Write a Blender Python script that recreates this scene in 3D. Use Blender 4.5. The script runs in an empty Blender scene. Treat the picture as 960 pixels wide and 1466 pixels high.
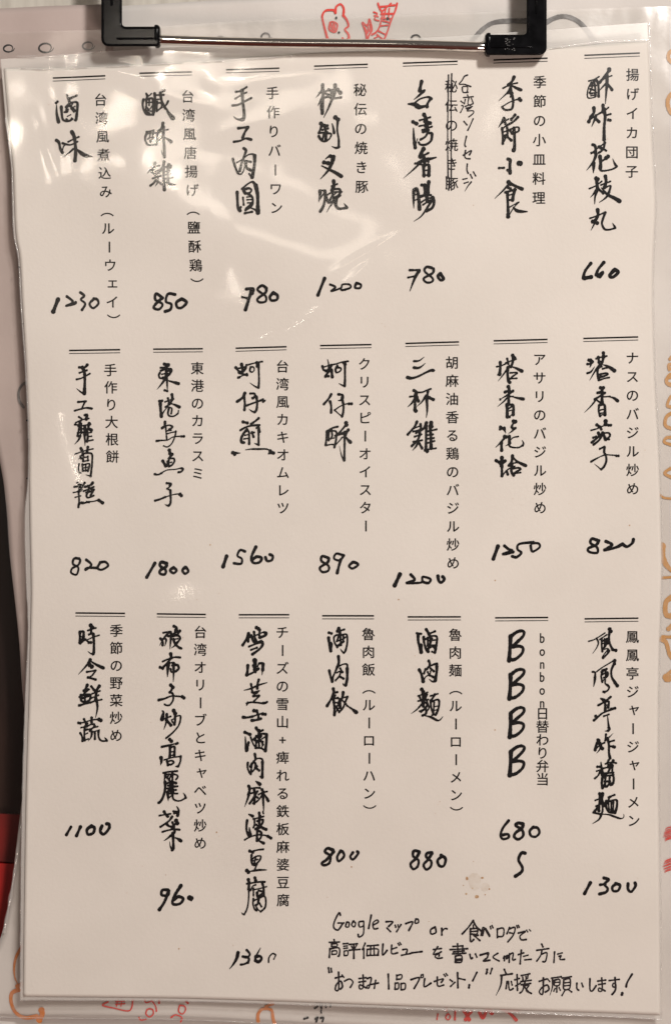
import bpy, bmesh, math, random
from mathutils import Vector, noise
random.seed(7)
S = 0.00022            # metres per photograph pixel on the plane of the menu
CX, CY = 480.0, 733.0
H = 0.60               # camera height above the menu
def W(px, py, z=0.0):
    k = 1.0
    return Vector(((px-CX)*S*k, (CY-py)*S*k, z))

# ------------------------------------------------------------------ camera
sc = bpy.context.scene
cam = bpy.data.objects.new('camera', bpy.data.cameras.new('camera'))
sc.collection.objects.link(cam)
cam.location = (0, 0, H)
cam.rotation_euler = (0, 0, 0)
cam.data.sensor_fit = 'VERTICAL'
cam.data.sensor_height = 24
cam.data.lens = 24*H/(1466*S)
cam.data.clip_start = 0.01
cam.data.clip_end = 20
sc.camera = cam

# ------------------------------------------------------------------ room light
world = bpy.data.worlds.new("World"); sc.world = world
world.use_nodes = True
wn = world.node_tree.nodes; wl = world.node_tree.links
bg = wn['Background']
bg.inputs['Strength'].default_value = 0.11
# dim warm surround, pale; reddish near side added for the rod to mirror
_tc = wn.new('ShaderNodeTexCoord'); _sp = wn.new('ShaderNodeSeparateXYZ'); _mr = wn.new('ShaderNodeMapRange'); _rp = wn.new('ShaderNodeValToRGB')
_mr.inputs['From Min'].default_value = -1; _mr.inputs['From Max'].default_value = 1
wl.new(_tc.outputs['Generated'], _sp.inputs[0]); wl.new(_sp.outputs['Y'], _mr.inputs['Value']); wl.new(_mr.outputs[0], _rp.inputs['Fac']); wl.new(_rp.outputs[0], bg.inputs['Color'])
_e = _rp.color_ramp.elements; _e[0].position = .22; _e[0].color = (.62, .17, .12, 1); _e[1].position = .55; _e[1].color = (.95, .84, .76, 1)

def area(name, loc, target, size, power, col, size_y=None):
    l = bpy.data.lights.new(name, 'AREA'); l.energy = power; l.color = col
    l.size = size
    if size_y: l.shape = 'RECTANGLE'; l.size_y = size_y
    o = bpy.data.objects.new(name, l); sc.collection.objects.link(o)
    o.location = loc
    d = Vector(target)-Vector(loc)
    o.rotation_euler = d.to_track_quat('-Z', 'Y').to_euler()
    return o
area('ceiling_lamp', (0.36, 0.52, 0.78), (0.02, 0.05, 0), 0.11, 7.3, (1.0, 0.945, 0.895))
area('fill_light', (0.45, -1.0, 1.2), (0, 0, 0), 0.35, 7.2, (1.0, 0.82, 0.73))  # unseen fill, added to lift and warm the lower page
# small lights added overhead so the plastic mirrors soft patches of glare
for n, (px, py, sx, sy, pw) in enumerate([(222, 98, .05, .022, .6), (300, 205, .09, .08, .17), (478, 320, .11, .05, .10), (215, 190, .012, .008, .05), (245, 745, .03, .008, .04), (15, 175, .02, .05, .10)]):
    hz = 1.2
    k = 1+hz/H
    area('glare_light', ((px-CX)*S*k, (CY-py)*S*k, hz), ((px-CX)*S, (CY-py)*S, 0), sx, pw, (1.0, 0.88, 0.74), sy)

vs = sc.view_settings
vs.view_transform = 'Standard'; vs.look = 'None'; vs.gamma = 1; vs.exposure = 0.04; vs.use_curve_mapping = False

# ------------------------------------------------------------------ materials
def mat(name, col, rough=0.5, metal=0.0, spec=0.5, coat=0.0):
    m = bpy.data.materials.new(name); m.use_nodes = True
    b = m.node_tree.nodes['Principled BSDF']
    b.inputs['Base Color'].default_value = (*col, 1)
    b.inputs['Roughness'].default_value = rough
    b.inputs['Metallic'].default_value = metal
    b.inputs['Specular IOR Level'].default_value = spec
    b.inputs['Coat Weight'].default_value = coat
    return m
def noisy(m, c1, c2, scale, detail=4, stretch=(1, 1, 1), bump=0.0, bscale=None, lo=.35, hi=.65, bdist=0.0002):
    nt = m.node_tree; N = nt.nodes; L = nt.links; b = N['Principled BSDF']
    tc = N.new('ShaderNodeTexCoord'); mp = N.new('ShaderNodeMapping'); mp.inputs['Scale'].default_value = stretch
    L.new(tc.outputs['Object'], mp.inputs['Vector'])
    t = N.new('ShaderNodeTexNoise'); t.inputs['Scale'].default_value = scale; t.inputs['Detail'].default_value = detail
    L.new(mp.outputs[0], t.inputs['Vector'])
    r = N.new('ShaderNodeValToRGB'); r.color_ramp.elements[0].position = lo; r.color_ramp.elements[1].position = hi
    r.color_ramp.elements[0].color = (*c1, 1); r.color_ramp.elements[1].color = (*c2, 1)
    L.new(t.outputs['Fac'], r.inputs['Fac']); L.new(r.outputs['Color'], b.inputs['Base Color'])
    if bump:
        t2 = N.new('ShaderNodeTexNoise'); t2.inputs['Scale'].default_value = bscale or scale*3; t2.inputs['Detail'].default_value = 5
        L.new(mp.outputs[0], t2.inputs['Vector'])
        bp = N.new('ShaderNodeBump'); bp.inputs['Strength'].default_value = bump; bp.inputs['Distance'].default_value = bdist
        L.new(t2.outputs['Fac'], bp.inputs['Height']); L.new(bp.outputs[0], b.inputs['Normal'])
    return m
paper_m = noisy(mat('menu_paper', (.8, .76, .7), .62), (.775, .735, .685), (.815, .775, .725), 26, 5, bump=.25, bscale=900)
page_m = noisy(mat('rear_paper', (.6, .55, .5), .6), (.60, .565, .53), (.70, .665, .63), 22, 5, bump=.25, bscale=700)
white_m = noisy(mat('white_paper', (.8, .78, .75), .6), (.76, .74, .71), (.82, .80, .77), 20, 4, bump=.2, bscale=700)
pink_m = noisy(mat('pink_paper', (.5, .42, .38), .6), (.47, .385, .355), (.54, .45, .415), 30, 4, bump=.2, bscale=700)
table_m = noisy(mat('dark_wood', (.03, .02, .015), .35, coat=.3), (.016, .008, .006), (.055, .028, .020), 60, 6, (1, .15, 1), bump=.4, bscale=160)
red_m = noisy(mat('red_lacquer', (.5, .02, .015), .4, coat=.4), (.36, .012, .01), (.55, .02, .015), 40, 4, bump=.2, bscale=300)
shaded_red_m = noisy(mat('shaded_red_lacquer', (.08, .008, .006), .4, coat=.3), (.09, .009, .007), (.19, .012, .009), 50, 5, bump=.2, bscale=300)  # the tray's red with shade put into the colour
pale_m = noisy(mat('pale_brushed', (.6, .57, .5), .35), (.50, .46, .40), (.72, .68, .60), 220, 5, (1, .08, 1), bump=.5, bscale=260)
plastic_m = noisy(mat('black_plastic', (.005, .005, .006), .15, spec=.07), (.003, .003, .0035), (.007, .007, .008), 300, 3, bump=.03, bscale=250, bdist=.00003)
steel_m = mat('chromed_steel', (.86, .82, .77), .08, 1.0)
ink_m = noisy(mat('black_marker_ink', (.008, .008, .009), .24, spec=.3), (.004, .004, .005), (.012, .011, .012), 900, 3)
print_m = mat('black_print', (.012, .010, .010), .25, spec=.25)
thin_m = mat('fine_pen_ink', (.018, .014, .017), .25, spec=.3)
grey_m = mat('grey_print', (.16, .14, .14), .6)
def pen(name, col, mixf):
    m = noisy(mat(name, col, .55, spec=.3), col, tuple(min(1, c+mixf*(1-c)) for c in col), 420, 4)
    return m
orange_m = pen('orange_marker', (.60, .18, .025), .12)
brown_m = pen('ochre_marker', (.52, .25, .055), .08)
redpen_m = pen('red_marker', (.68, .035, .02), .05)
greyring_m = pen('grey_ink', (.085, .075, .07), .18)
smudge_m = noisy(mat('grease_smudge', (.75, .69, .62), .5), (.70, .63, .55), (.79, .745, .69), 300, 4)
stain_m = noisy(mat('sauce_stain', (.5, .3, .12), .4), (.42, .22, .09), (.66, .50, .34), 700, 3)

def film_mat(name, rough, milky, bump, bsc, spec=1.0):
    m = bpy.data.materials.new(name); m.use_nodes = True
    nt = m.node_tree; N = nt.nodes; L = nt.links
    for n in list(N):
        if n.type != 'OUTPUT_MATERIAL': N.remove(n)
    out = [n for n in N if n.type == 'OUTPUT_MATERIAL'][0]
    tr = N.new('ShaderNodeBsdfTransparent'); tr.inputs[0].default_value = (.985, .98, .97, 1)
    gl = N.new('ShaderNodeBsdfGlossy'); gl.inputs['Roughness'].default_value = rough
    df = N.new('ShaderNodeBsdfDiffuse'); df.inputs[0].default_value = (.85, .83, .80, 1)
    fr = N.new('ShaderNodeFresnel'); 
    ge = N.new('ShaderNodeNewGeometry'); mi = N.new('ShaderNodeMapRange')      # a thin film: the same from both sides
    mi.inputs['To Min'].default_value = 1.5; mi.inputs['To Max'].default_value = 1/1.5
    L.new(ge.outputs['Backfacing'], mi.inputs['Value']); L.new(mi.outputs[0], fr.inputs['IOR'])
    tc = N.new('ShaderNodeTexCoord')
    n1 = N.new('ShaderNodeTexNoise'); n1.inputs['Scale'].default_value = bsc; n1.inputs['Detail'].default_value = 3
    L.new(tc.outputs['Object'], n1.inputs['Vector'])
    # fine scuffs: stretched noise thresholded into scratches
    mp = N.new('ShaderNodeMapping'); mp.inputs['Rotation'].default_value = (0, 0, .9); mp.inputs['Scale'].default_value = (1, .06, 1)
    n2 = N.new('ShaderNodeTexNoise'); n2.inputs['Scale'].default_value = 900; n2.inputs['Detail'].default_value = 2
    L.new(tc.outputs['Object'], mp.inputs[0]); L.new(mp.outputs[0], n2.inputs['Vector'])
    rp = N.new('ShaderNodeValToRGB'); rp.color_ramp.elements[0].position = .68; rp.color_ramp.elements[1].position = .78
    L.new(n2.outputs['Fac'], rp.inputs['Fac'])
    b1 = N.new('ShaderNodeBump'); b1.inputs['Strength'].default_value = bump; b1.inputs['Distance'].default_value = .0003
    L.new(n1.outputs['Fac'], b1.inputs['Height'])
    b2 = N.new('ShaderNodeBump'); b2.inputs['Strength'].default_value = .12; b2.inputs['Distance'].default_value = .00001
    L.new(rp.outputs['Color'], b2.inputs['Height']); L.new(b1.outputs[0], b2.inputs['Normal'])
    L.new(b2.outputs[0], gl.inputs['Normal'])
    mk = N.new('ShaderNodeMixShader'); mk.inputs[0].default_value = milky
    L.new(tr.outputs[0], mk.inputs[1]); L.new(df.outputs[0], mk.inputs[2])
    mu = N.new('ShaderNodeMath'); mu.operation = 'MULTIPLY'; mu.inputs[1].default_value = spec
    L.new(fr.outputs[0], mu.inputs[0])
    mx = N.new('ShaderNodeMixShader')
    L.new(mu.outputs[0], mx.inputs[0]); L.new(mk.outputs[0], mx.inputs[1]); L.new(gl.outputs[0], mx.inputs[2])
    L.new(mx.outputs[0], out.inputs[0])
    return m
film_m = film_mat('clear_film', .08, .004, .10, 42, .9)
rearfilm_m = film_mat('cloudy_film', .24, .055, .45, 110, .9)
seam_m = film_mat('welded_seam', .13, .30, .8, 700, 3.0)

# ------------------------------------------------------------------ object helpers
def thing(name, label, cat, loc=(0, 0, 0), group=None):
    o = bpy.data.objects.new(name, None); sc.collection.objects.link(o); o.location = loc
    o.empty_display_size = .01
    o['label'] = label; o['category'] = cat
    if group: o['group'] = group
    return o
def add(name, verts, faces, m, parent=None, smooth=False, label=None, solid=0):
    me = bpy.data.meshes.new(name); me.from_pydata([tuple(v) for v in verts], [], faces); me.update()
    if smooth:
        me.polygons.foreach_set('use_smooth', [True]*len(me.polygons))
    me.materials.append(m)
    o = bpy.data.objects.new(name, me); sc.collection.objects.link(o)
    if parent: o.parent = parent
    if label: o['label'] = label
    if solid:
        md = o.modifiers.new('thickness', 'SOLIDIFY'); md.thickness = solid; md.offset = -1
    return o
def poly_at(pl, t):
    """point at fraction t of a polyline, by arc length, smoothed"""
    d = [0]
    for a, b in zip(pl, pl[1:]): d.append(d[-1]+math.hypot(b[0]-a[0], b[1]-a[1]))
    s = t*d[-1]
    for i in range(len(pl)-1):
        if s <= d[i+1] or i == len(pl)-2:
            f = (s-d[i])/(d[i+1]-d[i])
            p0 = pl[max(i-1, 0)]; p1 = pl[i]; p2 = pl[i+1]; p3 = pl[min(i+2, len(pl)-1)]
            return tuple(.5*(2*p1[k]+(p2[k]-p0[k])*f+(2*p0[k]-5*p1[k]+4*p2[k]-p3[k])*f*f+(3*p1[k]-p0[k]-3*p2[k]+p3[k])*f**3) for k in (0, 1))
def sheet(name, left, right, top, bottom, hf, nu, nv, m, parent, solid=0, label=None):
    V = []; F = []
    LT, RT, LB, RB = left[0], right[0], left[-1], right[-1]
    Ls = [poly_at(left, j/nv) for j in range(nv+1)]; Rs = [poly_at(right, j/nv) for j in range(nv+1)]
    Ts = [poly_at(top, i/nu) for i in range(nu+1)]; Bs = [poly_at(bottom, i/nu) for i in range(nu+1)]
    for j in range(nv+1):
        v = j/nv
        for i in range(nu+1):
            u = i/nu
            p = [(1-u)*Ls[j][k]+u*Rs[j][k]+(1-v)*Ts[i][k]+v*Bs[i][k]
                 - ((1-u)*(1-v)*LT[k]+u*(1-v)*RT[k]+(1-u)*v*LB[k]+u*v*RB[k]) for k in (0, 1)]
            V.append(W(p[0], p[1], hf(p[0], p[1])))
    for j in range(nv):
        for i in range(nu):
            a = j*(nu+1)+i; F.append((a, a+nu+1, a+nu+2, a+1))
    return add(name, V, F, m, parent, True, label, solid)
def fbm(x, y, z=0.0, n=3):
    s = 0; a = 1
    for i in range(n):
        s += a*noise.noise((x, y, z+i*7.3)); x *= 2.07; y *= 2.07; a *= .5
    return s
def G(x, y, cx, cy, rx, ry, ang=0.0):
    dx, dy = x-cx, y-cy; c, s_ = math.cos(ang), math.sin(ang)
    return math.exp(-((dx*c+dy*s_)/rx)**2-((-dx*s_+dy*c)/ry)**2)
# height of the menu paper, metres, gently cockled
def hp(x, y):
    h = .0017*noise.noise((x/430, y/380, 2.2))+.0007*noise.noise((x/150, y/190, 9.1))
    h += .0018*G(x, y, 590, 60, 330, 120)
    h += .0012*G(x, y, 330, 330, 260, 70, .35)-.0010*G(x, y, 200, 640, 300, 150, -.2)
    return h
def hf(x, y):      # the clear film above it, with its own small waves and creases
    w = .5+.5*math.tanh((430-y)/200)          # looser towards the top
    e = .00030+hp(x, y)
    e += w*.00010*(1+noise.noise((x/60, y/50, 1.1)))+.000016*(1+noise.noise((x/30, y/40, 4)))
    # long soft crease lines
    for (x0, y0, x1, y1, wd, a) in CREASES:
        L2 = math.hypot(x1-x0, y1-y0); ux, uy = (x1-x0)/L2, (y1-y0)/L2
        s = (x-x0)*ux+(y-y0)*uy
        if -40 < s < L2+40:
            d = (x-x0)*-uy+(y-y0)*ux
            if abs(d) < wd*4:
                e += .3*a*math.exp(-(d/wd)**2)*max(0, min(1, (s+40)/60))*max(0, min(1, (L2+40-s)/60))
    return e
CREASES = [(160, 330, 260, 352, 7, .00022), (300, 200, 380, 175, 14, .0004), (420, 480, 520, 385, 9, .0008), (395, 470, 470, 440, 6, .0006), (470, 395, 545, 350, 5, .0005), (445, 500, 560, 430, 6, .0004),
           (60, 180, 75, 230, 9, .0004), (210, 130, 290, 150, 12, .0005), (150, 100, 230, 118, 10, .0004), (90, 60, 100, 240, 15, .0003), (330, 120, 440, 105, 12, .0004)]
def hr(x, y):      # rear sleeve page
    return -.0042+.0012*noise.noise((x/300, y/260, 12))-.0012*max(0, min(1, (60-x)/60))
def hrf(x, y):
    return hr(x, y)+.0005+.0003*(1+noise.noise((x/45, y/60, 3)))+.0001*(1+noise.noise((x/12, y/40, 6)))

# ------------------------------------------------------------------ ribbons for ink
def cat(pts, step):
    out = []
    n = len(pts)
    for i in range(n-1):
        p0 = pts[max(i-1, 0)]; p1 = pts[i]; p2 = pts[i+1]; p3 = pts[min(i+2, n-1)]
        L = math.hypot(p2[0]-p1[0], p2[1]-p1[1]); k = max(2, int(L/step))
        for j in range(k):
            f = j/k
            out.append(tuple(.5*(2*p1[c]+(p2[c]-p0[c])*f+(2*p0[c]-5*p1[c]+4*p2[c]-p3[c])*f*f+(3*p1[c]-p0[c]-3*p2[c]+p3[c])*f**3) for c in (0, 1)))
    out.append(pts[-1])
    return out
def prof(kind, t):
    if kind == 't': return 1.05-.85*t**1.6
    if kind == 's': return .35+.75*min(1, t*1.15)**.9
    if kind == 'm': return .38+.75*math.sin(math.pi*min(1, t*.95+.03))**1.2
    return 1.06-.26*math.sin(math.pi*t)
class Ink:
    def __init__(self, hfun, lift):
        self.V = []; self.F = []; self.h = hfun; self.lift = lift; self.k = 0
    def p(self, x, y, dz=0.0):
        self.V.append(W(x, y, self.h(x, y)+self.lift+dz)); return len(self.V)-1
    def stroke(self, pts, w, kind='u', step=1.1, rag=.10, nib=False):
        c = cat(pts, step) if len(pts) > 1 else pts
        n = len(c); self.k += 1; dz = (self.k % 40)*1.2e-6
        total = sum(math.hypot(b[0]-a[0], b[1]-a[1]) for a, b in zip(c, c[1:])) or 1
        s = 0; rows = []; seed = random.random()*99
        for i in range(n):
            if i: s += math.hypot(c[i][0]-c[i-1][0], c[i][1]-c[i-1][1])
            a = c[max(i-1, 0)]; b = c[min(i+1, n-1)]
            dx, dy = b[0]-a[0], b[1]-a[1]; L = math.hypot(dx, dy) or 1
            dx /= L; dy /= L
            ww = w*.5*prof(kind, s/total)*(1+rag*noise.noise((s*.35, seed, 0))*1.6)
            if nib: ww *= .84+.34*max(0, min(1, dy*.9+dx*dy*.5+.25))
            rows.append((c[i][0], c[i][1], dx, dy, ww))
        # round caps
        ring_l = []; ring_r = []
        x, y, dx, dy, ww = rows[0]
        mid = []
        def put(x, y, dx, dy, ww, off):
            f = math.sqrt(max(0, 1-off*off))
            cx, cy = x+dx*ww*off, y+dy*ww*off
            l = self.p(cx-dy*ww*f, cy+dx*ww*f, dz); r = self.p(cx+dy*ww*f, cy-dx*ww*f, dz)
            mid.append((l, r))
        for o in (-.96, -.75, -.4): put(*rows[0], o)
        for r in rows: put(*r, 0)
        for o in (.4, .75, .96): put(*rows[-1], o)
        for (l0, r0), (l1, r1) in zip(mid, mid[1:]):
            self.F.append((l0, r0, r1, l1))
    def blob(self, x, y, r, ry=None, n=12, ang=0.0):
        ry = ry or r; self.k += 1; dz = (self.k % 40)*1.2e-6; sd = random.random()*50
        ids = []
        for i in range(n):
            a = 2*math.pi*i/n; q = 1+.22*noise.noise((math.cos(a)*1.5+sd, math.sin(a)*1.5, 0))
            ex, ey = r*q*math.cos(a), ry*q*math.sin(a)
            ids.append(self.p(x+ex*math.cos(ang)-ey*math.sin(ang), y+ex*math.sin(ang)+ey*math.cos(ang), dz))
        self.F.append(tuple(reversed(ids)))
    def build(self, name, m, parent, label=None):
        # every face looks up
        F = []
        for f in self.F:
            a, b, c = self.V[f[0]], self.V[f[1]], self.V[f[2]]
            F.append(f if (b-a).cross(c-a).z >= 0 else tuple(reversed(f)))
        return add(name, self.V, F, m, parent, False, label)
def stroke_text(ink, text, x0, y0, sc_, wmul=1.0, nib=False):
    for st in text.replace('\n', ';').split(';'):
        st = st.strip()
        if not st: continue
        t = st.split(); w = float(t[0][:-1]); kind = t[0][-1]
        c = [float(v) for v in t[1:]]
        pts = [(x0+c[i]/sc_, y0+c[i+1]/sc_) for i in range(0, len(c)-1, 2)]
        if nib and w < 28: w *= .95
        if nib and w > 40 and len(pts) > 4: nib = False; w *= 1.04     # the four broad-pen capitals
        ink.stroke(pts, w/sc_*wmul, kind, nib=nib)

# glyphs of the printed captions, from the font built into Blender
_g = {}
def glyph(ch):
    if ch not in _g:
        cu = bpy.data.curves.new('glyph', 'FONT'); cu.body = ch; cu.size = 1.0; cu.resolution_u = 4
        cu.fill_mode = 'FRONT'; cu.offset = GLYPH_OFFSET
        ob = bpy.data.objects.new('glyph', cu); sc.collection.objects.link(ob)
        bpy.context.view_layer.update()
        me = ob.to_mesh()
        _g[ch] = ([(v.co.x, v.co.y) for v in me.vertices], [tuple(p.vertices) for p in me.polygons])
        ob.to_mesh_clear(); bpy.data.objects.remove(ob); bpy.data.curves.remove(cu)
    return _g[ch]
GLYPH_OFFSET = 0.0
def caption(ink, text, x0, y0, x1, y1, em):
    n = len(text)
    ref = glyph('国')[0]
    rx0 = min(v[0] for v in ref); rx1 = max(v[0] for v in ref); ry0 = min(v[1] for v in ref); ry1 = max(v[1] for v in ref)
    box = (rx1-rx0)/.84; cyr = (ry0+ry1)/2; cxr = (rx0+rx1)/2
    for i, ch in enumerate(text):
        t = i/max(1, n-1)
        gx, gy = x0+(x1-x0)*t, y0+(y1-y0)*t
        vs, fs = glyph(ch)
        if ord(ch) < 128:
            cxx = (min(v[0] for v in vs)+max(v[0] for v in vs))/2
            if ch != '+': vs = [((vx-cxx)*.86+cxx, (vy-cyr)*1.14+cyr) for vx, vy in vs]
        else: cxx = cxr
        k = em/box
        for ci, (ox, oy) in enumerate(((-.32, -.12), (.32, -.12), (0, .3))):
          base = len(ink.V)
          for (vx, vy) in vs:
            ax, ay = (vx-cxx)*k, (vy-cyr)*k
            if ch in 'ー（）':
                ax, ay = ay, -ax
            if ch in 'ャェ': ax += em*.10; ay += em*.10
            ink.p(gx+ax+ox, gy-ay+oy, ci*1e-6)
          for f in fs: ink.F.append(tuple(base+q for q in f))
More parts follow.
